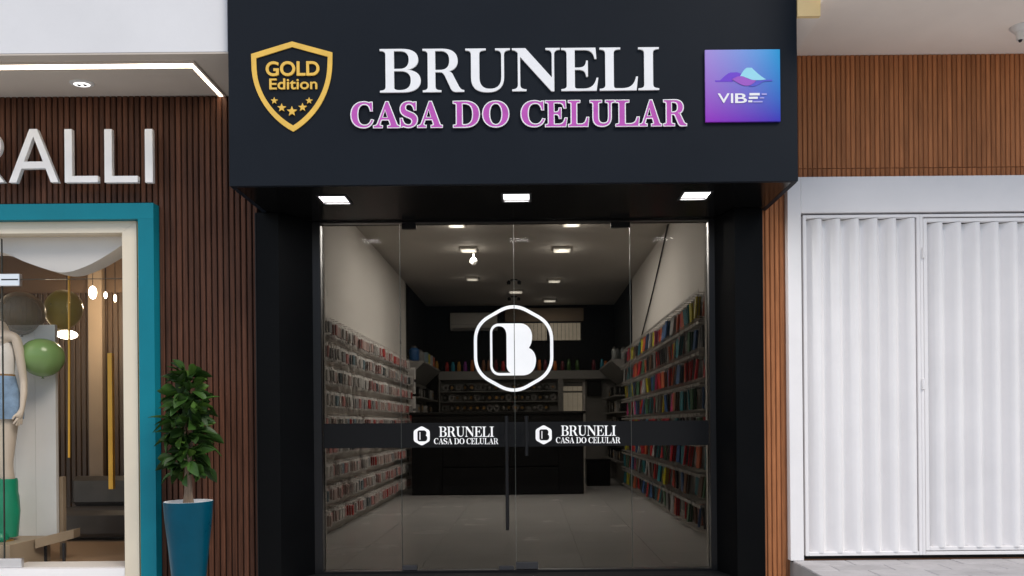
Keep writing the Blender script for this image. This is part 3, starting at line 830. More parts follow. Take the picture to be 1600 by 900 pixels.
for i, z in enumerate(rz):
    obj('rail', B(XL + 0.019, XL + 0.030, Yp(186), YC - 0.03, z + 0.012, z + 0.030), 'shelf_white', pl)
    y = Yp(168); k = 0
    while y < YC - 0.1:
        jy = y + random.uniform(-.012, .012)
        box(hook_l, XL + 0.03, XL + 0.17, jy - 0.002, jy + 0.002, z + 0.014, z + 0.018)
        key = random.choices(LK, LWT)[0]
        hang('left', i, k, LV[key, random.choice((2, 3))], key, (XL + 0.045 + random.uniform(0, .05), jy, z), (random.uniform(-.06, .06), random.uniform(-.05, .05), random.uniform(-.2, .2)))
        y += 0.126; k += 1
rz2 = [2.262 - 0.2645 * i for i in range(8)]
for i, z in enumerate(rz2):
    obj('rail', B(XR - 0.030, XR - 0.019, Yp(190), YC - 0.03, z + 0.012, z + 0.024), 'shelf_grey', pr)
    y = Yp(181); k = 0
    while y < YC - 0.1:
        jy = y + random.uniform(-.015, .015)
        for q in (-0.01, 0.01):
            box(hook_r, XR - 0.20, XR - 0.03, jy + q - 0.002, jy + q + 0.002, z + 0.012, z + 0.016)
        box(hook_r, XR - 0.20, XR - 0.196, jy - 0.05, jy + 0.05, z + 0.002, z + 0.03)
        box(hook_r, XR - 0.21, XR - 0.03, jy - 0.06, jy - 0.056, z - 0.205, z - 0.200)
        box(hook_r, XR - 0.21, XR - 0.03, jy + 0.03, jy + 0.034, z - 0.215, z - 0.210)
        key = random.choices(RK, RWT)[0]
        hang('right', i, k, RV[key, random.choice((2, 3))], key, (XR - 0.055 - random.uniform(0, .09), jy, z), (random.uniform(-.09, .09), random.uniform(-.16, .10), math.pi + random.uniform(-.45, .45)))
        y += 0.124; k += 1
tag(obj('hooks', hook_l, 'wire', pl), kind='stuff')
tag(obj('hooks', hook_r, 'wire', pr), kind='stuff')
# packs facing the doors on the end of the left wall
def join_far():
    verts, faces, mis, mats = [], [], [], []
    from mathutils import Euler
    for me, loc, rot in far_packs:
        T_ = Matrix.Translation(loc) @ Euler(rot).to_matrix().to_4x4(); b0 = len(verts)
        verts += [tuple(T_ @ v.co) for v in me.vertices]
        mm = []
        for m_ in me.materials:
            if m_ not in mats: mats.append(m_)
            mm.append(mats.index(m_))
        for p in me.polygons:
            faces.append([b0 + q for q in p.vertices]); mis.append(mm[p.material_index])
    me = bpy.data.meshes.new('phone_case_packs'); me.from_pydata(verts, [], faces)
    for m_ in mats: me.materials.append(m_)
    me.polygons.foreach_set('material_index', mis)
    o = link('phone_case_packs', me, None)
    tag(o, 'small far phone case packs at the back ends of both display walls', 'phone cases', kind='stuff')
join_far()
EV = [packet_mesh(k, 'card_white', 1, 0.11, 0.17, False) for k in ('pc_blush', 'pc_rose', 'pc_white', 'pc_red')]
for i in range(8):
    z = 2.06 - 0.232 * i
    if 1.0 < z < 1.15: continue
    o = link('phone_case_pack', random.choice(EV), None, None, (XL + 0.11, YC - 0.04, z), (random.uniform(-.05, .05), random.uniform(-.05, .05), -math.pi / 2 + random.uniform(-.15, .15)))
    tag(o, 'pink and white phone case pack on the left wall end, %s from the top' % ('first', 'second', 'third', 'fourth', 'fifth', 'sixth', 'seventh', 'eighth')[i], 'phone case', 'phone cases on the left wall end')
obj('end_post', B(XL + 0.02, XL + 0.05, YC - 0.035, YC - 0.012, FLOOR + 0.12, 2.2), 'shelf_grey', pl)
# loose cable down the right wall
ca, cb = W(1051, 350, 134), W(1000, 545, 104)
pts = []
for k in range(13):
    u = k / 12
    p = ca.lerp(cb, u); p.x = XR - 0.022; p.z -= 0.05 * math.sin(math.pi * u)
    pts.append(p)
tag(obj('hanging_cable', tube(bmesh.new(), pts, 0.011, 6), 'cable', smooth=True), 'dark cable slanting down the upper right shop wall', 'cable')
# dark vertical strip where the white wall ends
tag(obj('wall_end_strip', B(XL, XL + 0.015, YC - 0.010, YC + 0.012, 2.2, CEIL - 0.002), 'shelf_white'), 'pale corner strip at the end of the left shop wall', 'corner strip')
tag(obj('wall_end_strip', B(XR - 0.03, XR, YC - 0.010, YC + 0.03, 2.36, CEIL - 0.002), 'frame_black'), 'dark corner strip at the end of the right shop wall', 'corner strip')

# ------------------------------------------------------------------ counter
SCN = 105.0; yc = Yp(SCN)
cx0, cx1, ctop = W(643, 700, SCN).x, W(912, 700, SCN).x, W(800, 643, SCN).z
ct = thing('counter', ((cx0 + cx1) / 2, yc, FLOOR), 'long black counter across the back of the phone shop', 'counter')
obj('body', B(cx0, cx1, yc + 0.02, yc + 0.55, FLOOR + 0.001, ctop - 0.04), 'counter', ct, base=True)
obj('worktop', B(cx0 - 0.03, cx1 + 0.03, yc - 0.02, yc + 0.60, ctop - 0.039, ctop, 0.004), 'counter', ct)
s0, s1 = W(692, 700, SCN).x, W(872, 700, SCN).x
obj('front_panel', B(cx0 + 0.005, s0 - 0.006, yc, yc + 0.019, FLOOR + 0.03, ctop - 0.06, 0.003), 'counter', ct)
obj('front_panel', B(s0, s1, yc - 0.03, yc + 0.019, FLOOR + 0.02, W(760, 731, SCN).z, 0.003), 'counter', ct)
obj('front_panel', B(s0, s1, yc, yc + 0.019, W(760, 729, SCN).z, ctop - 0.06, 0.003), 'counter', ct)
obj('front_panel', B(s1 + 0.006, cx1 - 0.005, yc, yc + 0.019, FLOOR + 0.03, ctop - 0.06, 0.003), 'counter', ct)
# black stool beside the counter
sp = W(934, 745, 92)
stl = thing('storage_box', (sp.x, sp.y, FLOOR), 'black box standing on the floor right of the counter', 'box')
obj('bin', B(sp.x - .2, sp.x + .2, sp.y - .15, sp.y + .2, FLOOR + 0.001, FLOOR + .42, 0.012), 'counter', stl)
obj('lid', B(sp.x - .21, sp.x + .21, sp.y - .16, sp.y + .21, FLOOR + .421, FLOOR + .45, 0.008), 'frame_black', stl)

# ------------------------------------------------------------------ shelving at the back
yb = YB - 0.28
SB = F / (yb + D0)
bx0, bx1 = W(687, 600, SB).x, W(872, 600, SB).x
btop = W(800, 582, SB).z
bs = thing('back_shelving', ((bx0 + bx1) / 2, yb, FLOOR), 'grey wall shelving with rows of small gadgets behind the counter', 'shelving')
obj('back_panel', B(bx0, bx1, YB - 0.04, YB - 0.02, FLOOR + .02, btop), 'shelf_mid', bs)
obj('header', B(bx0 - .02, W(962, 600, SB).x, yb, YB - 0.019, btop - 0.13, btop + 0.03), 'shelf_mid', bs)
obj('side_panel', B(bx0 - .02, bx0, yb, YB - .019, FLOOR, btop - 0.131), 'shelf_grey', bs)
obj('side_panel', B(bx1, bx1 + .10, yb, YB - .019, FLOOR, btop - 0.131), 'shelf_grey', bs)
shz = [W(780, yy, SB).z for yy in (611, 627, 643)]
for z in shz:
    obj('shelf', B(bx0 + .001, bx1 - .001, yb + 0.01, YB - .041, z - 0.012, z), 'shelf_mid', bs)
M['gadget'] = mat('dark_gadget_pack', (0.05, 0.045, 0.04), 0.35, namt=0.3, rand=0.5)
M['gadget_pale'] = mat('grey_gadget_pack', (0.24, 0.23, 0.22), 0.4, namt=0.3, rand=0.4)
M['amber'] = mat('amber_detail', (0.42, 0.22, 0.05), 0.35, metal=0.4, rand=0.4)
def gadget_mesh(a, b_):
    bm = bmesh.new()
    lathe(bm, (0, 0, 0.075), [(0.030, 0.0), (0.058, -0.012), (0.066, 0.0), (0.058, 0.012), (0.030, 0.012)], 12, 0, axis='Y')
    lathe(bm, (0, -0.012, 0.075), [(0.026, -0.012), (0.026, 0.0)], 10, 1, axis='Y')
    box(bm, -0.03, 0.03, -0.03, 0.03, 0, 0.012, 0, 0)
    box(bm, -0.014, 0.014, 0.005, 0.014, 0.012, 0.15, 0, 0)
    me = bpy.data.meshes.new('gadget'); bm.to_mesh(me); bm.free()
    me.materials.append(M[a]); me.materials.append(M[b_])
    return me
GV = [gadget_mesh('gadget', 'amber'), gadget_mesh('gadget', 'gadget_pale'), gadget_mesh('gadget_pale', 'gadget'), gadget_mesh('gadget_pale', 'amber')]
for i, z in enumerate(shz):
    x = bx0 + 0.10
    while x < bx1 - 0.06:
        kk_ = kk_ + 1 if x > bx0 + .11 else 0
        if random.random() > 0.08:
            o = link('wrist_gadget', random.choices(GV, [4, 3, 2, 1])[0], None, None, (x + random.uniform(-.015, .015), yb + 0.11, z + 0.0005), (0, 0, random.uniform(-.4, .4)))
            tag(o, 'small round gadget on the %s shelf behind the counter, place %s from the left' % (('upper', 'middle', 'lower')[i], ORD[kk_].replace('nearest', 'first')), 'gadget', 'gadgets on the %s back shelf' % ('upper', 'middle', 'lower')[i])
        x += 0.122
# bottles along the top of the shelving
def bottle_mesh(m):
    bm = lathe(bmesh.new(), (0, 0, 0), [(0.030, 0), (0.036, 0.006), (0.037, 0.13), (0.030, 0.155), (0.023, 0.160), (0.024, 0.20), (0.020, 0.206)], 12)
    me = bpy.data.meshes.new('bottle'); bmesh.ops.recalc_face_normals(bm, faces=bm.faces)
    for f in bm.faces: f.smooth = True
    bm.to_mesh(me); bm.free(); me.materials.append(m)
    return me
BC = {'orange': (0.60, 0.17, 0.03), 'red': (0.50, 0.03, 0.03), 'turquoise': (0.03, 0.28, 0.40), 'amber': (0.55, 0.27, 0.04), 'purple': (0.30, 0.05, 0.32),
      'dark red': (0.16, 0.02, 0.03), 'green': (0.06, 0.13, 0.03), 'brown': (0.22, 0.09, 0.04)}
BM_ = {k: bottle_mesh(mat('bottle_' + k.replace(' ', '_'), v, 0.35, namt=0.06)) for k, v in BC.items()}
bl = [(255, 'amber'), (322, 'red'), (360, 'turquoise'), (398, 'amber'), (438, 'purple'), (483, 'orange'), (555, 'brown'), (588, 'brown'), (635, 'dark red'), (680, 'red'),
      (800, 'dark red'), (835, 'brown'), (870, 'red'), (912, 'orange'), (950, 'dark red'), (1012, 'orange'), (1060, 'dark red'), (1100, 'green'), (1155, 'green'), (1260, 'dark red'), (1312, 'turquoise'), (1336, 'orange')]
for i, (zx, cn) in enumerate(bl):
    p = W(620 + zx * 380 / 1555, 580, SB - 0.5)
    o = link('bottle', BM_[cn], None, None, (p.x, yb + 0.08, btop + 0.0305))
    o.scale = (1.0, 1.0, random.uniform(0.86, 1.08))
    nth = ['first', 'second', 'third', 'fourth', 'fifth', 'sixth', 'seventh', 'eighth', 'ninth', 'tenth', 'eleventh', 'twelfth', 'thirteenth', 'fourteenth', 'fifteenth', 'sixteenth',
           'seventeenth', 'eighteenth', 'nineteenth', 'twentieth', 'twenty-first', 'twenty-second'][i]
    tag(o, '%s bottle on the back shelving top, %s from the left' % (cn, nth), 'bottle', 'bottles on the back shelving')
# air conditioner
a, b_ = W(702, 487, 82), W(776, 513.5, 82)
ac = thing('air_conditioner', ((a.x + b_.x) / 2, YB, b_.z), 'white wall mounted air conditioner left of the hexagon', 'air conditioner')
pr_ = [(YB - .001, b_.z), (YB - .17, b_.z), (YB - .215, b_.z + .05), (YB - .225, b_.z + .12), (YB - .22, a.z - .03), (YB - .20, a.z), (YB - .001, a.z)]
bm = ring_loft(bmesh.new(), [[(a.x, y, z) for y, z in pr_], [(b_.x, y, z) for y, z in pr_]])
obj('casing', bm, 'ac', ac)
obj('louvre', B(a.x + .05, b_.x - .05, YB - .222, YB - .19, b_.z + .012, b_.z + .034), 'shelf_grey', ac)
obj('front_seam', B(a.x + .01, b_.x - .01, YB - .2285, YB - .224, b_.z + .105, b_.z + .110), 'shelf_grey', ac)
# high window with pale slats
a, b_ = W(789, 480, 81), W(913, 530, 81)
hw = thing('high_window', ((a.x + b_.x) / 2, YB, b_.z), 'high window with pale vertical slats on the black back wall', 'window')
wt = W(850, 503, 81).z
obj('upper_board', B(a.x, b_.x, YB - .03, YB - .001, wt + .03, a.z), 'column', hw)
bm = bmesh.new()
box(bm, a.x, b_.x, YB - .05, YB - .001, wt, wt + .029); box(bm, b_.x - .04, b_.x, YB - .05, YB - .001, b_.z, wt - .001); box(bm, a.x, a.x + .03, YB - .05, YB - .001, b_.z, wt - .001)
mx_ = W(857, 510, 81).x
box(bm, mx_ - .03, mx_ + .03, YB - .05, YB - .001, b_.z, wt - .001)
obj('frame', bm, 'frame_black', hw)
for (q0, q1) in ((a.x + .032, mx_ - .032), (mx_ + .032, b_.x - .042)):
    x = q0
    while x < q1 - .02:
        obj('slat', B(x, min(x + .068, q1), YB - .025, YB - .01, b_.z + .002, wt - .002), 'window_lit', hw)
        x += .075
# back doorway with lit slatted door
a, b_ = W(880, 596, 81), W(912, 700, 81)
bd = thing('back_door', ((a.x + b_.x) / 2, YB, FLOOR), 'pale slatted back door at the right of the back shelving', 'door')
bm = bmesh.new()
box(bm, a.x - .05, a.x, YB - .06, YB - .001, FLOOR, a.z); box(bm, b_.x, b_.x + .05, YB - .06, YB - .001, FLOOR, a.z); box(bm, a.x - .05, b_.x + .05, YB - .06, YB - .001, a.z + .001, a.z + .04)
obj('door_frame', bm, 'shelf_white', bd)
obj('transom', B(a.x + .003, b_.x - .003, YB - .03, YB - .002, a.z - .085, a.z - .002), 'shelf_grey', bd)
obj('cross_rail', B(a.x + .003, b_.x - .003, YB - .035, YB - .002, a.z - .21, a.z - .18), 'shelf_grey', bd)
x = a.x + .004
while x < b_.x - .03:
    obj('slat', B(x, min(x + .088, b_.x - .003), YB - .028, YB - .01, FLOOR + .01, a.z - .212), 'window_lit', bd)
    obj('slat', B(x, min(x + .088, b_.x - .003), YB - .028, YB - .01, a.z - .178, a.z - .088), 'window_lit', bd)
    x += .094
a, b_ = W(918, 595, 81), W(940, 618, 81)
sb = thing('wall_cabinet', ((a.x + b_.x) / 2, YB, b_.z), 'small dark wall cabinet right of the slatted back door', 'cabinet')
obj('carcass', B(a.x, b_.x, YB - .12, YB - .002, b_.z, a.z), 'counter', sb)
obj('cabinet_door', B(a.x + .01, b_.x - .01, YB - .135, YB - .121, b_.z + .01, a.z - .01, .003), 'frame_black', sb)
tag(obj('back_wall_lining', B(W(872, 600, 81).x + .12, XR, YB - .018, YB - .0005, FLOOR, btop - .01), 'shelf_grey'), 'grey lower wall lining around the slatted back door', 'wall lining')

# side shelving, left and right
def side_unit(side, label, deep):
    xw = XL if side < 0 else XR
    xi = xw - side * deep
    y0, y1 = YC + 0.06, yb - 0.05
    z1 = W(660, 563, 97).z
    t = thing('side_shelving', (xw, (y0 + y1) / 2, FLOOR), label, 'shelving')
    obj('header', prism_y(bmesh.new(), [(xw, z1), (xi, z1), (xi, z1 - 0.03), (xw, z1 - 0.30)], y0, y1), 'shelf_mid', t)
    obj('back_panel', B(xw - side * 0.001, xw - side * .02, y0, y1, FLOOR + .01, z1 - .31), 'shelf_grey', t)
    if side > 0:
        obj('end_panel', B(xw - .021, xw - deep * .6, y1 - .02, y1, FLOOR + .01, z1 - .31), 'shelf_grey', t)
    zz = [z1 - 0.58, z1 - 0.85, z1 - 1.12, z1 - 1.39, z1 - 1.66]
    for i, z in enumerate(zz):
        obj('shelf', B(xw - side * .021, xi + side * 0.05, y0, y1 - .022, z - .02, z), 'shelf_grey', t)
        y = y0 + 0.14; k = 0
        while y < y1 - 0.25:
            w_ = random.uniform(.15, .22); h_ = random.uniform(.13, .20); d_ = deep * random.uniform(.45, .62)
            q = thing('product_box', (xw - side * (d_ / 2 + .04), y, z), 'product box on the %s shelf of the %s side shelving, %s from the doors' % (rowname[i], 'left' if side < 0 else 'right', ORD[k]), 'box',
                      'dark boxes on the %s %s side shelf' % (rowname[i], 'left' if side < 0 else 'right'))
            obj('carton', B(xw - side * .03, xw - side * (.03 + d_), y - w_ / 2, y + w_ / 2, z + .0005, z + h_, .004), random.choice(['gadget', 'counter', 'gadget_pale']), q)
            obj('label_patch', B(xw - side * (.0305 + d_), xw - side * (.032 + d_), y - w_ * .3, y + w_ * .3, z + h_ * .35, z + h_ * .75), random.choice(['gadget_pale', 'amber', 'gadget']), q)
            y += 0.42; k += 1
    return z1
z1 = side_unit(-1, 'shelving with sloped white header on the back left wall', 0.29)
side_unit(1, 'shelving with sloped white header on the back right wall', 0.33)
# things on top of the side shelving
def jug(x, y, z, m, r, h, label, cat='container'):
    t = thing('jug', (x, y, z), label, cat)
    obj('body', lathe(bmesh.new(), (x, y, z + .0005), [(r * .92, 0), (r, .01), (r, h * .72), (r * .55, h * .86)], 16), m, t, smooth=True)
    obj('lid', lathe(bmesh.new(), (x, y, z + h * .861), [(r * .58, 0), (r * .58, h * .12), (r * .5, h * .14)], 14), 'gadget', t, smooth=True)
M['jug_blue'] = mat('blue_plastic', (0.02, 0.09, 0.24), 0.4)
M['jug_grey'] = mat('grey_plastic', (0.20, 0.20, 0.20), 0.4)
jug(-1.90, YC + .16, z1, 'jug_blue', .085, .25, 'blue jug on top of the left side shelving')
jug(-1.84, YC + .40, z1, 'jug_grey', .075, .21, 'grey jug behind the blue jug on the left side shelving')
for i, (dy, cn, w_) in enumerate(((0.75, 'pc_bluegrey', .07), (1.05, 'pr_yellow', .06), (1.35, 'pc_grey', .07), (1.7, 'pr_coral', .06))):
    q = thing('small_carton', (-1.82, YC + dy, z1), ('blue-grey', 'yellow', 'grey', 'orange')[i] + ' small carton on top of the left side shelving', 'carton')
    obj('carton', B(-1.82 - w_, -1.82 + w_, YC + dy - .05, YC + dy + .05, z1 + .0005, z1 + .19, .004), cn, q)
    obj('lid_flap', B(-1.82 - w_, -1.82 + w_, YC + dy - .051, YC + dy + .051, z1 + .1905, z1 + .196), 'gadget_pale', q)
M['jar'] = mat('clear_grey_jar', (0.24, 0.26, 0.26), 0.2, namt=0.15)
for i in range(4):
    jug(1.36 + .075 * (i % 4) - (.02 if i == 3 else 0), YC + .13 + .15 * (i % 2), z1, 'jar', .042, .20, '%s of the four grey jars on top of the right side shelving' % ('first from the left', 'second from the left', 'third from the left', 'rightmost')[i], 'jar')

# ------------------------------------------------------------------ left boutique: wall, soffit, sign
LSO = 1.15 + W(150, 148, SW).z - 1.15    # soffit height
par0 = W(355.5, 50, 254.5)
tag(obj('upper_facade', B(-6.5, par0.x, Yp(254.5), -0.3, LSO, TOP), 'white_wall'), 'white rendered upper facade above the boutique soffit', 'facade')
sofo = tag(obj('boutique_soffit', B(-6.5, fx0 - 0.003, Yp(254.5) + 0.002, YW + 0.03, LSO - 0.012, LSO - 0.001), 'soffit_beige'), 'beige plaster soffit with light strip over the boutique', 'soffit')
# light strip in the soffit
ls = thing('light_strip', (-3.0, -0.6, LSO), 'glowing warm LED strip set in the boutique soffit, bent at a corner', 'light strip')
ya = Yp(247.5); xc = W(301, 100, 247.5).x
obj('lit_tube', B(-6.4, xc + 0.012, ya - 0.03, ya + 0.03, LSO - 0.020, LSO - 0.0125), 'led', ls)
obj('lit_tube', B(xc - 0.016, xc + 0.012, ya + 0.0305, YW - 0.003, LSO - 0.020, LSO - 0.0125), 'led', ls)
bm = bmesh.new()
box(bm, -6.4, xc + 0.03, ya - 0.045, ya - 0.031, LSO - 0.024, LSO - 0.0125)
box(bm, -6.4, xc - 0.017, ya + 0.031, ya + 0.043, LSO - 0.024, LSO - 0.0125)
box(bm, xc + 0.013, xc + 0.03, ya - 0.0305, YW - 0.003, LSO - 0.024, LSO - 0.0125)
box(bm, xc - 0.030, xc - 0.017, ya + 0.0435, YW - 0.003, LSO - 0.024, LSO - 0.0125)
obj('profile', bm, 'soffit_beige', ls)
# round twin downlight
v = 663 - 127 - ROLL * (128 - 830); s_ = v / (LSO - EYE); p = W(128, 127, s_)
dl = thing('round_downlight', (p.x, p.y, LSO), 'round white recessed twin downlight in the boutique soffit', 'downlight')
tr_ = obj('trim_ring', lathe(bmesh.new(), (p.x, p.y, LSO - 0.022), [(0.055, 0.0), (0.076, 0.002), (0.080, 0.0095), (0.055, 0.0095)], 28), 'porcelain', dl, smooth=True)
tr_.scale.y = 0.66
rf_ = obj('reflector', lathe(bmesh.new(), (p.x, p.y, LSO - 0.0245), [(0.050, 0.0), (0.053, 0.002)], 24), 'panel_lit', dl)
rf_.scale.y = 0.66
for q in (-.02, .02):
    obj('spot_lens', lathe(bmesh.new(), (p.x + q, p.y, LSO - 0.029), [(0.010, 0), (0.013, 0.004)], 12), 'frame_black', dl)

# masonry wall behind the cladding, with the shop window opening
tz = W(120, 318, SW).z           # top of teal frame
tx1 = W(242, 600, SW).x          # right edge of teal frame
wx0 = -6.2
mw = tag(obj('boutique_wall', B(tx1 - 0.02, px0 - 0.008, YW + 0.022, YW + 0.25, 0.003, LSO - 0.014), 'wood_dark_back'), 'dark backing wall between shop window and black portal', kind='structure')
mw2 = tag(obj('boutique_wall_above', B(wx0, tx1 - 0.021, YW + 0.022, YW + 0.25, tz - 0.03, LSO - 0.014), 'wood_dark_back'), 'dark backing wall above the shop window', kind='structure')
def slat_me(z0, z1, w, d, name):
    bm = bmesh.new()
    pts = [(-w / 2, 0), (-w / 2, -d + .004), (-w / 2 + .004, -d), (w / 2 - .004, -d), (w / 2, -d + .004), (w / 2, 0)]
    ring_loft(bm, [[(x, y, z0) for x, y in pts], [(x, y, z1) for x, y in pts]])
    bmesh.ops.recalc_face_normals(bm, faces=bm.faces)
    me = bpy.data.meshes.new(name); bm.to_mesh(me); bm.free()
    return me
clad = thing('slatted_cladding', (-2.3, YW, 0), 'dark brown vertical timber slats around the boutique window', 'cladding')
pitch = 0.0405
obj('backing_board', B(tx1 + .001, px0 - 0.009, YW + 0.012, YW + 0.0215, 0.004, LSO - 0.0145), 'wood_dark_back', clad)
obj('backing_board', B(wx0, tx1 + .0005, YW + 0.012, YW + 0.0215, tz + 0.001, LSO - 0.0145), 'wood_dark_back', clad)
full = slat_me(-0.5 * (LSO - .03), 0.5 * (LSO - .03), 0.0305, 0.018, 'slat')
short = slat_me(-0.5 * (LSO - .015 - tz - .002), 0.5 * (LSO - .015 - tz - .002), 0.0305, 0.018, 'slat')
x = px0 - 0.028
while x > wx0:
    if x - 0.015 > tx1 + .001:
        link('slat', full, 'wood_dark', clad, (x, YW + 0.0115, 0.010 + 0.5 * (LSO - .03)))
    elif x > -4.9:
        link('slat', short, 'wood_dark', clad, (x, YW + 0.0115, (tz + .002 + LSO - .015) / 2))
    x -= pitch

# RALLI letters
SG = 229.0
bsign = thing('boutique_sign', (-3.3, Yp(SG), 2.9), 'large white metal letters RALLI on the dark slatted wall', 'sign')
for ch, x0, x1 in (('R', -62, 10), ('A', 17, 94), ('L', 104, 155.5), ('L', 166, 217.5), ('I', 229, 241)):
    y0, y1 = 203.5, 286.5
    cc, c = fit_contours(parse(GS[ch]), x0, x1, y0, y1, SG)
    o = put_outline('letter', cc, c, Yp(SG) - 0.008, 0.03, 'steel_letter', bsign)
    tag(o, 'white metal letter ' + ch)
    for sx_ in (-.02, .02):
        pass

# ------------------------------------------------------------------ boutique window frames
ST = 229.5; yt = Yp(ST)
sw_ = thing('display_window', (-3.3, yt, 0), 'boutique display window in teal and cream frame', 'window')
tzo, txo = W(120, 318, ST).z, W(242, 600, ST).x
txi, tzi = W(217.5, 600, ST).x, W(120, 343, ST).z
obj('teal_frame', B(txi, txo, yt, YW + 0.30, 0.004, tzi), 'teal', sw_)
bm = bmesh.new(); box(bm, wx0, txo, yt, YW + 0.30, tzi + 0.001, tzo)
obj('teal_frame', bm, 'teal', sw_)
SCm = 227.5; ycm = Yp(SCm)
cxo, czo = W(215, 600, SCm).x, W(120, 343.5, SCm).z
cxi, czi = W(192.5, 600, SCm).x, W(120, 364, SCm).z
czb = W(100, 888.5, SCm).z
# mitred cream frame
bm = bmesh.new()
def mitre(bm, quad, y0, y1):
    ring_loft(bm, [[(x, y0, z) for x, z in quad], [(x, y1, z) for x, z in quad]])
mitre(bm, [(wx0, czi), (cxi, czi), (cxo, min(czo, tzi - .001)), (wx0, min(czo, tzi - .001))], ycm, YW + .2)
obj('cream_frame', bm, 'cream', sw_)
bm = bmesh.new()
mitre(bm, [(cxi + .0015, 0.004), (cxo + .0015, 0.004), (cxo + .0015, min(czo, tzi - .001)), (cxi + .0015, czi)], ycm, YW + .2)
obj('cream_frame', bm, 'cream', sw_)
obj('brass_trim', B(cxo + .002, txi - .0005, ycm + .008, YW + .2, 0.004, tzi - .002), 'brass', sw_)
obj('sill', B(wx0, cxi + .0005, ycm - 0.004, YW + .25, 0.004, czb), 'white_steel', sw_)
# panes
SGL = 225.0; yg = Yp(SGL)
gx = W(4.0, 600, SGL).x; gz = W(100, 436, SGL).z
obj('pane', B(gx + .003, cxi - .001, yg, yg + .01, czb + .001, gz - .002), 'show_glass', sw_)
obj('pane', B(gx - 1.0, gx - .003, yg, yg + .01, czb + .001, gz - .002), 'show_glass', sw_)
obj('pane', B(gx - 1.0, cxi - .001, yg, yg + .01, gz + .002, czi - .001), 'show_glass', sw_)
obj('pane_edge', B(gx - .0025, gx + .0025, yg - .001, yg + .011, czb + .002, gz), 'glass_edge', sw_)
obj('pane_edge', B(gx + .06, cxi - .001, yg - .001, yg + .011, gz - .0018, gz + .0018), 'glass_edge', sw_)
obj('pane_edge', B(gx - .002, gx + .002, yg - .001, yg + .011, gz + .004, czi - .02), 'glass_edge', sw_)
a, b_ = W(-30, 428.5, SGL), W(32, 447, SGL)
pf = obj('patch_fitting', B(a.x, b_.x, yg - .012, yg + .022, b_.z, a.z, .003), 'chrome', sw_)
obj('fitting_slot', B(W(4, 440, SGL).x, b_.x - .008, yg - .0135, yg - .0122, W(4, 438.5, SGL).z, W(4, 436.5, SGL).z), 'frame_black', pf)
a, b_ = W(-30, 873, SGL), W(35, 886.5, SGL)
obj('patch_fitting', B(a.x, b_.x, yg - .012, yg + .022, b_.z, a.z, .003), 'chrome', sw_)

# ------------------------------------------------------------------ boutique room
yr = Yp(162.0)
BZ = 3.1
wall('boutique_floor', -7.0, -2.622, YW + .26, yr + .2, 0.004, 0.15, 'store_floor', 'tan floor of the boutique')
wall('boutique_ceiling', -7.0, -2.622, YW + .26, yr + .2, BZ, BZ + .2, 'brown_ceil', 'tan ceiling of the boutique')
wall('boutique_back_wall', -7.0, -2.622, yr + .02, yr + .2, 0.151, BZ - .001, 'brown_wall', 'brown back wall of the boutique')
wall('boutique_side_wall', -7.2, -7.001, YW + .26, yr + .2, 0.004, BZ + .2, 'brown_wall', 'brown far side wall of the boutique')
wall('boutique_party_wall', -2.66, -2.6205, YW + .26, yr + .019, 0.151, BZ - .001, 'brown_wall', 'brown side wall of the boutique beside the phone shop')
# slatted dark back panelling
bk = thing('slatted_panelling', (-3.6, yr, .15), 'dark brown slatted panelling at the back of the boutique', 'panelling')
hs = slat_me(-0.5 * 2.3, 0.5 * 2.3, 0.040, 0.02, 'slat')
x = -2.70
while x > -5.2:
    link('slat', hs, 'brown_dark', bk, (x, yr + .019, .155 + 1.15))
    x -= 0.052
# scalloped valance
va = "M -120 364 L -120 424 C -90 405 -40 385 0 393 C 15 398 25 403 33 407 C 55 415 75 423 93 425 C 110 425 118 421 126 418 C 145 411 165 399 192 380 L 205 372 205 364 Z"
SV = 223.5
pts = [(W(x, y, SV).x, W(x, y, SV).z) for x, y in parse(va, 8)[0]]
tag(obj('scalloped_valance', prism_y(bmesh.new(), pts, Yp(SV) - 0.006 + .02, Yp(SV) + 0.17), 'white_wall', smooth=False), 'white scalloped valance hanging at the top of the boutique window', 'valance')
# backdrop board, column
a, b_ = W(28, 508, 205), W(89, 842, 205)
bdp = thing('backdrop_board', ((a.x + b_.x) / 2, Yp(205), b_.z), 'pale grey grooved backdrop board behind the mannequin', 'backdrop')
nb = 5; ww = (b_.x - (a.x - .5)) / nb
for k in range(nb):
    obj('board', B(a.x - .5 + k * ww + .001, a.x - .5 + (k + 1) * ww - .001, Yp(205), Yp(205) + .03, b_.z, a.z), 'backdrop', bdp)
tag(obj('boutique_column', B(W(138, 600, 164).x, W(160, 600, 164).x, Yp(164), Yp(164) + .06, 0.151, BZ - .002, .004), 'column'), 'taupe column inside the boutique between the gold rods', 'column')
tag(obj('display_post', B(W(91, 600, 203).x, W(97, 600, 203).x, Yp(203), Yp(203) + .04, 0.152, W(93, 745, 203).z), 'plinth'), 'short beige post beside the grey backdrop board', 'post')
# rods
def rod(name, x, y0, y1, s, r, m, label, square=False):
    a, b_ = W(x, y0, s), W(x, y1, s)
    if square: bm = B(a.x - r, a.x + r, a.y - r, a.y + r, b_.z, a.z)
    else: bm = tube(bmesh.new(), [a, b_], r, 10)
    return tag(obj(name, bm, m, smooth=not square), label, 'rod')
rod('brass_rod', 108, 428, 715, 208, .008, 'gold_rod', 'thin gold hanging rod right of the green balloon')
rod('brass_rod', 173, 552, 764, 200, .017, 'gold_rod', 'thick gold vertical bar beside the cream window frame', True)
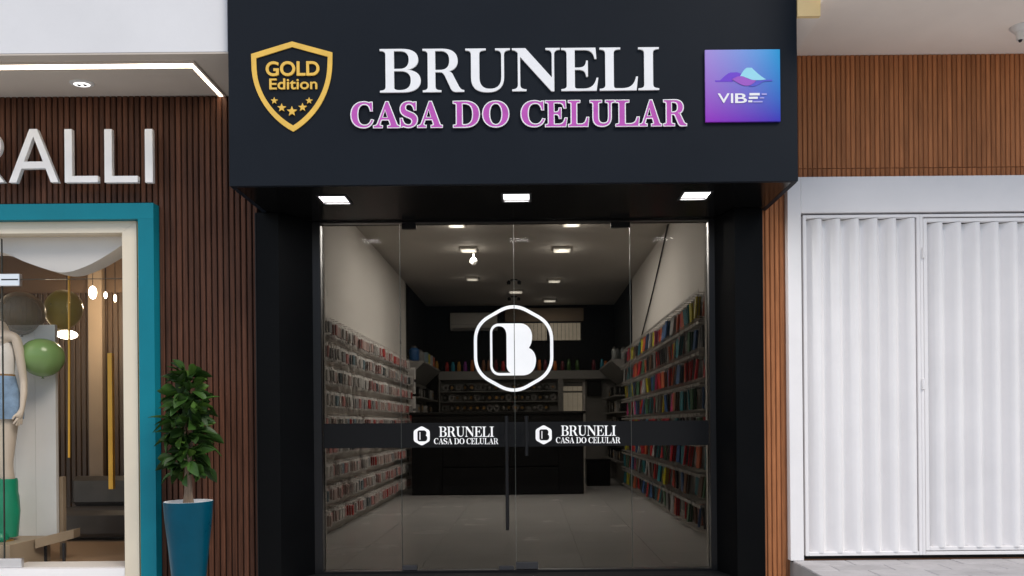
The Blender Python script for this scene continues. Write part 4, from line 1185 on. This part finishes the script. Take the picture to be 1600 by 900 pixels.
# pendants
def pendant(x, y, s, w_, h_, label):
    p = W(x, y, s)
    t = thing('pendant_lamp', (p.x, p.y, p.z), label, 'pendant lamp')
    bm = bmesh.new(); rr = []
    for k in range(7):
        a = -math.pi / 2 + math.pi * k / 6
        rr.append((w_ * max(.05, math.cos(a)), h_ * math.sin(a)))
    obj('shade', lathe(bm, p, rr, 18), 'bulb', t, smooth=True)
    obj('cord', tube(bmesh.new(), [(p.x, p.y, p.z + h_), (p.x, p.y, BZ - .001)], .003, 6), 'frame_black', t)
    li = bpy.data.lights.new('lamp_light', 'POINT'); li.energy = 5; li.color = (1.0, .80, .56); li.shadow_soft_size = w_
    lo = bpy.data.objects.new('lamp_light', li); COL.objects.link(lo); lo.location = (p.x, p.y - w_ - .08, p.z - h_ - .05); WL[lo] = Vector(lo.location); attach(lo, t)
pendant(105, 523, 175, .085, .04, 'wide oval glowing pendant beside the green balloon')
pendant(145, 457, 172, .034, .06, 'small glowing cylinder pendant at the top of the boutique window')
pendant(165, 461, 172, .014, .03, 'tiny glowing pendant near the cream frame, left one')
pendant(180, 466, 172, .012, .035, 'tiny glowing pendant near the cream frame, right one')
# plinth, ramp and floor pieces
pa, pb = W(-60, 842, 212), W(50, 842, 212)
zt = W(10, 843, 213).z
tag(obj('display_plinth', B(-4.6, W(50, 842, 214).x, yg + .03, Yp(206), 0.151, zt, .004), 'plinth'), 'low beige display plinth under the mannequin', 'plinth')
bn = thing('low_bench', (W(75, 850, 212).x, Yp(208), .15), 'low brown bench on short legs beside the plinth', 'bench')
a, b_ = W(55, 842, 214), W(108, 838, 208)
ring = [(a.x, Yp(214), a.z - .07), (b_.x, Yp(206), a.z - .03), (b_.x, Yp(206), a.z + .035), (a.x, Yp(214), a.z)]
bm = ring_loft(bmesh.new(), [[(x, y, z) for x, y, z in ring], [(x - .02, y + .12, z) for x, y, z in ring]])
obj('bench_top', bm, 'plinth', bn)
for px_ in (66, 95):
    q = W(px_, 850, 210); obj('leg', B(q.x - .008, q.x + .008, q.y + .03, q.y + .046, .1505, a.z - .055), 'grey_metal', bn)
tag(obj('floor_track', B(W(45, 880, 221).x, cxi - .003, yg + .02, yg + .07, .151, .151 + .035, .003), 'frame_black'), 'black floor track just inside the boutique glass', 'floor track')
# balloons
def balloon(x, y, s, rx, rz_, m, label, tilt=0.0):
    p = W(x, y, s)
    t = thing('balloon', (p.x, p.y, p.z), label, 'balloon')
    n = 20; rings = []
    for k in range(n + 1):
        a = -math.pi / 2 + math.pi * k / n
        r = rx * max(.02, math.cos(a)) * (1 + .05 * math.sin(a)); h = rz_ * math.sin(a)
        ring = []
        for j in range(26):
            b2 = 2 * math.pi * j / 26
            v = Vector((r * math.cos(b2), r * math.sin(b2), h)); v.rotate(Matrix.Rotation(tilt, 3, 'Y'))
            ring.append(tuple(p + v))
        rings.append(ring)
    obj('skin', ring_loft(bmesh.new(), rings), m, t, smooth=True)
    d = Vector((0, 0, -rz_)); d.rotate(Matrix.Rotation(tilt, 3, 'Y'))
    q = p + d
    obj('knot', lathe(bmesh.new(), (q.x, q.y, q.z - .012), [(.012, 0), (.004, .008), (.006, .016)], 8), m, t, smooth=True)
    return p
balloon(66.5, 559, 209, .147, .143, 'balloon_green', 'glossy green balloon beside the mannequin')
balloon(99, 484, 196, .135, .16, 'balloon_olive', 'olive yellow balloon above and behind the green one', .25)
balloon(34, 490, 205, .16, .165, 'balloon_brown', 'taupe balloon above the mannequin shoulder')

lo_ = W(148, 800, 172)
lc = thing('low_sofa', (lo_.x, lo_.y, .15), 'dark low seat at the back of the boutique', 'seat')
obj('seat', B(lo_.x - .35, lo_.x + .45, lo_.y - .2, lo_.y + .35, .18, .42, .04), 'gadget', lc)
obj('backrest', B(lo_.x - .35, lo_.x + .45, lo_.y + .2, lo_.y + .34, .421, .70, .04), 'gadget', lc)
for q in ((-.3, -.15), (.4, -.15), (-.3, .3), (.4, .3)):
    obj('leg', B(lo_.x + q[0] - .02, lo_.x + q[0] + .02, lo_.y + q[1] - .02, lo_.y + q[1] + .02, .1505, .179), 'frame_black', lc)

# ------------------------------------------------------------------ mannequin
SM = 214.5
mc = W(-2, 845, SM)
mq = thing('mannequin', (mc.x, mc.y, zt), 'headless ivory mannequin in white tank top, denim shorts and green boots', 'mannequin')
def sk(x, y, dy=0.0):
    p = W(x, y, SM); p.y += dy; return p
V, R_, E = [], [], []
def vert(p, r):
    V.append(p); R_.append(r if isinstance(r, tuple) else (r, r)); return len(V) - 1
pel = vert(sk(-2, 636), (.105, .085))
wst = vert(sk(-2, 596), (.085, .068)); E.append((pel, wst))
ch = vert(sk(-2, 552, -.01), (.108, .085)); E.append((wst, ch))
ub = vert(sk(-2, 527), (.088, .066)); E.append((ch, ub))
nb_ = vert(sk(-2, 510, .005), (.045, .045)); E.append((ub, nb_))
nt = vert(sk(-2, 500, .0), (.045, .045)); E.append((nb_, nt))
for sgn in (-1, 1):
    def X(x): return -2 + sgn * (x + 2)
    shd = vert(sk(X(25), 527), .037); E.append((ub, shd))
    ual = vert(sk(X(30), 548), .034); E.append((shd, ual))
    elb = vert(sk(X(34), 594, .02), .026); E.append((ual, elb))
    fore = vert(sk(X(38), 615, -.005), .025); E.append((elb, fore))
    wri = vert(sk(X(39), 638, -.03), .017); E.append((fore, wri))
    plm = vert(sk(X(37), 648, -.04), (.012, .026)); E.append((wri, plm))
    for q, (fx_, fy, fd) in enumerate(((31.5, 663, -.075), (33, 665.5, -.055), (35, 666, -.04), (36.5, 664, -.022))):
        mid = vert(sk(X((37 + fx_) / 2 + .8), (651 + fy) / 2, (fd - .045) / 2 + (fd + .045) * .25), .0085); E.append((plm, mid))
        tip = vert(sk(X(fx_), fy, fd), .0065); E.append((mid, tip))
    th1 = vert(sk(X(33), 650, -.072), .009); E.append((plm, th1))
    th2 = vert(sk(X(31), 656, -.082), .007); E.append((th1, th2))
    hip = vert(sk(X(12), 648), .083); E.append((pel, hip))
    thg = vert(sk(X(12.5), 682, -.01), .063); E.append((hip, thg))
    kne = vert(sk(X(12), 728, -.015), .044); E.append((thg, kne))
    clf = vert(sk(X(11.5), 760, .015), .050); E.append((kne, clf))
    ank = vert(sk(X(9), 825, .02), .034); E.append((clf, ank))
    ft = vert(sk(X(9), 838, -.02), .030); E.append((ank, ft))
    toe = vert(sk(X(9), 840, -.10), .022); E.append((ft, toe))
me = bpy.data.meshes.new('body'); me.from_pydata([tuple(v) for v in V], E, [])
bo = bpy.data.objects.new('body', me); COL.objects.link(bo)
md = bo.modifiers.new('skin', 'SKIN'); md.use_smooth_shade = True
for i, r in enumerate(R_):
    me.skin_vertices[0].data[i].radius = r
    me.skin_vertices[0].data[i].use_root = (i == 0)
ss = bo.modifiers.new('sub', 'SUBSURF'); ss.levels = 2; ss.render_levels = 2
me2 = bpy.data.meshes.new_from_object(bo.evaluated_get(bpy.context.evaluated_depsgraph_get()))
bpy.data.objects.remove(bo)
body = link('body', me2, 'mannequin', mq, (0, 0, 0))
for p in me2.polygons: p.use_smooth = True
def garment(name, spec, m, parent, cy=0.0, cx=-2, n=28, wob=0.0):
    rings = []
    for (y, hw, dp, off) in spec:
        c = sk(cx, y, cy + off); r = []
        for k in range(n):
            t = 2 * math.pi * k / n
            rr = 1 + wob * math.sin(7 * t + y)
            r.append((c.x + hw / SM * math.cos(t) * rr, c.y + dp * math.sin(t) * rr, c.z))
        rings.append(r)
    return obj(name, ring_loft(bmesh.new(), rings, cap=False), m, parent, smooth=True)
garment('tank_top', [(536, 19, .088, -.006), (546, 23, .105, -.012), (556, 24.3, .108, -.014), (570, 23, .098, -.008), (584, 21.5, .088, -.002), (596, 22, .088, 0)], 'tank', mq, wob=.008)
for sgn in (-1, 1):
    pts = [sk(-2 + sgn * 15, 540, -.082), sk(-2 + sgn * 14, 528, -.068), sk(-2 + sgn * 13, 519, -.01), sk(-2 + sgn * 14, 526, .06), sk(-2 + sgn * 15, 540, .08)]
    obj('strap', tube(bmesh.new(), pts, .007, 6), 'tank', mq, smooth=True)
garment('belt', [(585, 22.6, .091, 0), (590, 22.9, .093, 0)], 'belt', mq)
sh_ = garment('shorts', [(588, 23.2, .092, 0), (600, 26, .100, 0), (615, 30, .107, 0), (630, 33, .112, 0), (640, 34.2, .113, 0)], 'denim', mq, wob=.006)
for sgn in (-1, 1):
    garment('shorts_leg', [(636, 17.6, .110, 0), (646, 18, .106, 0), (655, 18.2, .10, 0)], 'denim', sh_, cx=-2 + sgn * 16.6, wob=.01)
for sgn in (-1, 1):
    b_ = garment('boot', [(748, 12.6, .066, .01), (752, 13, .068, .01), (770, 13.2, .066, .012), (776, 14.6, .072, .012), (800, 16.5, .078, .014), (806, 16.2, .074, .014), (826, 14.6, .066, .014), (839, 14, .062, .01)], 'boot', mq, cx=-2 + sgn * 12.5, wob=.03, n=22)
    c = sk(-2 + sgn * 12.5, 840, -.06)
    obj('boot_toe', lathe(bmesh.new(), (c.x, c.y, zt + .0005), [(.045, 0), (.052, .012), (.050, .035), (.03, .06)], 16), 'boot', b_, smooth=True)
    obj('sole', lathe(bmesh.new(), (c.x, c.y + .03, zt + .0002), [(.062, 0), (.064, .012)], 18), 'brass', b_, smooth=True)

# ------------------------------------------------------------------ planter with plant
SPOT = 240.0
pc = W(294.5, 783, SPOT)
zr = pc.z
pot_b = W(294.5, 935, SPOT).z
rt = 36.0 / SPOT
pot = thing('planter', (pc.x, pc.y, 0.0), 'tall tapered blue glazed planter before the slatted wall', 'planter')
prof = [(rt * .60, 0.001), (rt * .64, .012), (rt * .70, .18), (rt * .82, zr * .55), (rt * .96, zr * .85), (rt * 1.0, zr - .012), (rt * 1.01, zr - .004), (rt * .985, zr)]
bm = lathe(bmesh.new(), (pc.x, pc.y, 0), prof, 40, cap=False)
obj('pot', bm, 'pot', pot, smooth=True)
bm = lathe(bmesh.new(), (pc.x, pc.y, 0), [(rt * .984, zr + .0005), (rt * .90, zr + .0005), (rt * .88, zr - .10)], 40, cap=False)
obj('rim', bm, 'pot_in', pot, smooth=True)
obj('soil', lathe(bmesh.new(), (pc.x, pc.y, zr - .06), [(rt * .885, 0), (rt * .5, .012), (.01, .015)], 30), 'soil', pot)
plant = thing('rubber_plant', (pc.x, pc.y, zr - .05), 'bushy dark green plant with large leaves in the blue planter', 'plant')
tb = Vector((pc.x + .0, pc.y, zr - .05))
crown0, crown1 = W(294, 731, SPOT).z, W(294, 582, SPOT).z
for k, (ox, r0) in enumerate(((-.010, .017), (.012, .014), (.002, .015))):
    pts = [tb + Vector((ox * 1.8, .008 * (k - 1), 0)), tb + Vector((ox, 0, .10)), Vector((tb.x + ox * .7, tb.y, crown0 + .02)), Vector((tb.x + ox * 2.2, tb.y + .01 * (k - 1), crown0 * .7 + crown1 * .3)), Vector((tb.x + ox * 2.2, tb.y + .02, crown0 * .5 + crown1 * .5))]
    obj('trunk', tube(bmesh.new(), pts, [r0 * 1.25, r0, r0 * .85, r0 * .5, r0 * .3], 9), 'bark', plant, smooth=True)
def leaf_mesh(L, Wd, curl, name='leaf'):
    bm = bmesh.new(); rows = []
    prof = [(0, .012), (.08, .05), (.22, .44), (.40, .82), (.55, 1.0), (.70, .90), (.84, .58), (.94, .24), (1.0, .01)]
    for u, w in prof:
        x = L * u; z = -curl * L * (u ** 2) + .03 * L * math.sin(3 * u)
        hw = w * Wd / 2
        rows.append([bm.verts.new((x, -hw, z + hw * .38)), bm.verts.new((x, -hw * .5, z + hw * .12)), bm.verts.new((x, 0, z - .002)), bm.verts.new((x, hw * .5, z + hw * .12)), bm.verts.new((x, hw, z + hw * .38))])
    for a, b_ in zip(rows, rows[1:]):
        for i in range(4): bm.faces.new((a[i], b_[i], b_[i + 1], a[i + 1])).smooth = True
    me = bpy.data.meshes.new(name); bm.to_mesh(me); bm.free()
    return me
leaves = [leaf_mesh(.175, .084, .22), leaf_mesh(.15, .068, .10), leaf_mesh(.175, .076, .42), leaf_mesh(.135, .062, .18)]
for i, me in enumerate(leaves): me.materials.append(M['leaf2'] if i == 3 else M['leaf'])
N = 250
for i in range(N):
    u = (i + .5) / N
    a = i * 2.39996 + random.uniform(-.35, .35)
    z = crown0 - .015 + (crown1 - crown0) * u
    env = .70 + .30 * math.sin(math.pi * min(1, u * .95 + .1)) ** .7
    stem_r = random.uniform(.0, .085) * env * (1 if u < .9 else .5)
    pitch_ = random.gauss(.0, .60) if u < .86 else random.uniform(.15, 1.1)
    if u < .10: pitch_ = random.uniform(-.8, .1)
    p = (pc.x + stem_r * math.cos(a), pc.y + stem_r * math.sin(a), z + random.uniform(-.02, .02))
    o = link('leaf', random.choices(leaves, [4, 4, 3, 3])[0], None, plant, p)
    o.rotation_euler = (random.gauss(0, .75), -pitch_, a)
    k = random.uniform(.66, 1.0)
    o.scale = (k * .92, k * random.uniform(1.0, 1.2), k)

# ------------------------------------------------------------------ right house: ceiling, beam, slats, gate
SR = 226.0; yR = Yp(SR)
RC = W(1430, 84.5, SR).z
RX1 = 5.6
tag(obj('porch_ceiling', B(W(1282, 10, 257.5).x + .001, RX1, -1.15, yR + .02, RC, RC + .2), 'ceil_right'), 'pale plaster porch ceiling over the white gate', 'ceiling')
tag(obj('upper_facade', B(W(1282, 10, 257.5).x + .001, RX1, -1.15, -0.3, RC + .201, TOP), 'white_wall'), 'white rendered upper facade above the porch ceiling', 'facade')
bz = RC - 0.075
bmx1 = W(1281, 25, 256).x
tag(obj('porch_beam', B(fx1 + .0035, bmx1, Yp(256), yR - .026, bz, RC + .2), 'ceil_right'), 'pale beam between the black sign and the porch ceiling', 'beam')
a = W(1260, 25, 262)
tag(obj('porch_wall_block', B(fx1 + .003, W(1282, 10, 257.5).x, Yp(257.5), Yp(256) - .001, bz + .002, TOP), 'beam_yellow'), 'cream yellow wall block beside the top right of the sign', 'wall')
wall('gate_house_wall', px1 + .008, RX1, yR + .022, yR + .25, .003, RC - .001, 'wood_mid_back', 'wall carrying the brown slats and white gate')
wz0 = W(1430, 278, SR).z          # bottom of upper cladding
gx0 = W(1229.5, 600, SR).x        # left edge of white surround
rc = thing('slatted_cladding', (3.0, yR, wz0), 'warm brown vertical timber slats above and beside the white gate', 'cladding')
obj('backing_board', B(px1 + .009, RX1, yR + .012, yR + .0215, wz0 + .001, RC - .002), 'wood_mid_back', rc)
obj('backing_board', B(px1 + .009, gx0 - .001, yR + .012, yR + .0215, .004, wz0), 'wood_mid_back', rc)
pitch = 0.0335
zj = W(1430, 262, SR).z
up = slat_me(-0.5 * (RC - zj - .006), 0.5 * (RC - zj - .006), 0.0275, .009, 'slat')
upl = slat_me(-0.5 * (zj - wz0 - .006), 0.5 * (zj - wz0 - .006), 0.0275, .009, 'slat')
lowm = slat_me(-0.5 * (wz0 - .008), 0.5 * (wz0 - .008), 0.0275, .009, 'slat')
x = px1 + .026
while x < 4.75:
    link('slat', up, 'wood_mid', rc, (x, yR + .0115, (RC + zj) / 2))
    link('slat', upl, 'wood_mid', rc, (x, yR + .0115, (zj + wz0) / 2))
    if x + .014 < gx0: link('slat', lowm, 'wood_mid', rc, (x, yR + .0115, (wz0 - .008) / 2 + .006))
    x += pitch
# white surround
gs = thing('gate_surround', (gx0, yR, .2), 'white painted surround framing the metal gate', 'surround')
gx1 = W(1252, 600, SR + 1).x; gz1 = W(1430, 332.5, SR + 1).z
ysu = Yp(SR + 2)
obj('jamb', B(gx0, gx1, ysu, yR + .02, stz + .001, wz0 - .001, .002), 'white_steel', gs)
obj('lintel', B(gx1 + .0005, RX1, ysu, yR + .02, gz1, wz0 - .001, .002), 'white_steel', gs)
# metal gate of corrugated leaves
SGt = 226.5; yG = Yp(SGt)
gbot = W(1430, 866.5, SGt).z
gtop = gz1 - .012
def corrugated(x0, x1, z0, z1, yc_, pitch=.1285, amp=.027):
    bm = bmesh.new(); pr = []
    x = x0; ph = [(0.0, .95), (.06, 1), (.16, .75), (.34, -.15), (.50, -.85), (.58, -1), (.72, -1), (.78, -.8), (.90, .4), (.96, .85)]
    k = 0
    while True:
        done = False
        for u, a in ph:
            xx = x0 + (k + u) * pitch
            if xx > x1: done = True; break
            pr.append((xx, yc_ + a * amp))
        if done: break
        k += 1
    pr.append((x1, yc_ + amp * .6))
    a = [bm.verts.new((x, y, z0)) for x, y in pr]; b = [bm.verts.new((x, y, z1)) for x, y in pr]
    for i in range(len(pr) - 1):
        bm.faces.new((a[i], a[i + 1], b[i + 1], b[i]))
    geom = bmesh.ops.extrude_face_region(bm, geom=bm.faces[:])
    for v in [g for g in geom['geom'] if isinstance(g, bmesh.types.BMVert)]: v.co.y += .0015
    return bm
def leaf_gate(name, x0, x1, z0, z1, label, tubew, inset):
    t = thing(name, ((x0 + x1) / 2, yG, z0), label, 'gate')
    y0, y1 = yG - .022, yG + .022
    obj('stile', B(x0, x0 + tubew, y0, y1, z0, z1, .002), 'white_steel', t)
    obj('stile', B(x1 - tubew, x1, y0, y1, z0, z1, .002), 'white_steel', t)
    obj('rail', B(x0 + tubew + .0005, x1 - tubew - .0005, y0, y1, z0, z0 + tubew * 1.15, .002), 'white_steel', t)
    obj('rail', B(x0 + tubew + .0005, x1 - tubew - .0005, y0, y1, z1 - tubew, z1, .002), 'white_steel', t)
    if inset:
        j = tubew + .004; w2 = .026
        a0, a1, c0, c1 = x0 + j, x1 - j, z0 + tubew * 1.15 + .006, z1 - j - .004
        for (q0, q1, r0, r1) in ((a0, a0 + w2, c0, c1), (a1 - w2, a1, c0, c1), (a0 + w2 + .0005, a1 - w2 - .0005, c0, c0 + w2), (a0 + w2 + .0005, a1 - w2 - .0005, c1 - w2, c1)):
            obj('inner_frame', B(q0, q1, y0 + .004, y1 - .004, r0, r1, .002), 'white_steel', t)
        xa, xb, za, zb = a0 + w2, a1 - w2, c0 + w2 - .004, c1 - w2 - .004
    else:
        xa, xb, za, zb = x0 + tubew, x1 - tubew, z0 + tubew * 1.15 - .004, z1 - tubew - .004
    o = obj('corrugated_sheet', corrugated(xa + .004, xb - .003, za, zb, yG), 'white_steel', t)
    for p in o.data.polygons: p.use_smooth = True
    try: o.data.set_sharp_from_angle(angle=math.radians(60))
    except Exception: pass
    return t
gl0, gl1 = W(1255, 600, SGt).x, W(1437, 600, SGt).x
leaf_gate('corrugated_gate_leaf', gl0, gl1, gbot, gtop, 'left white corrugated metal gate leaf beside the brown slats', .022, False)
l2 = leaf_gate('corrugated_gate_leaf', gl1 + .001, gl1 + 1.12, gbot, gtop, 'right white corrugated metal gate leaf with double frame, at the photo edge', .020, True)
leaf_gate('corrugated_gate_leaf', gl1 + 1.124, gl1 + 2.1, gbot, gtop, 'farthest right white corrugated metal gate leaf, mostly out of view', .022, False)
for py_ in (395, 600):
    a = W(1443, py_, SGt + 1)
    obj('hinge', tube(bmesh.new(), [(a.x - .003, yG - .028, a.z - .035), (a.x - .003, yG - .028, a.z + .035)], .009, 10), 'white_steel', l2, smooth=True)
tag(obj('gate_shade_sheet', B(gx1, RX1, yR + .0215, yR + .0218, stz, gz1), 'frame_black'), 'black sheet painted as the shade behind the white gate leaves', 'backing')  # thin black sheet stands in for the shade behind the leaves
# bulb holder on the porch ceiling
v = 663 - 42 - ROLL * (1594 - 830); s_ = v / (RC - EYE); p = W(1594, 42, s_)
bh = thing('bulb_holder', (p.x, p.y, RC), 'white porcelain bulb holder on the porch ceiling at the right edge', 'lamp holder')
obj('rose', lathe(bmesh.new(), (p.x, p.y, RC - .035), [(.035, 0), (.05, .015), (.062, .030), (.063, .0345)], 24), 'porcelain', bh, smooth=True)
obj('socket', lathe(bmesh.new(), (p.x, p.y, RC - .085), [(.020, 0), (.024, .008), (.024, .03), (.034, .049)], 20), 'porcelain', bh, smooth=True)
obj('contact', lathe(bmesh.new(), (p.x, p.y, RC - .097), [(.008, 0), (.013, .0115)], 12), 'grey_metal', bh, smooth=True)
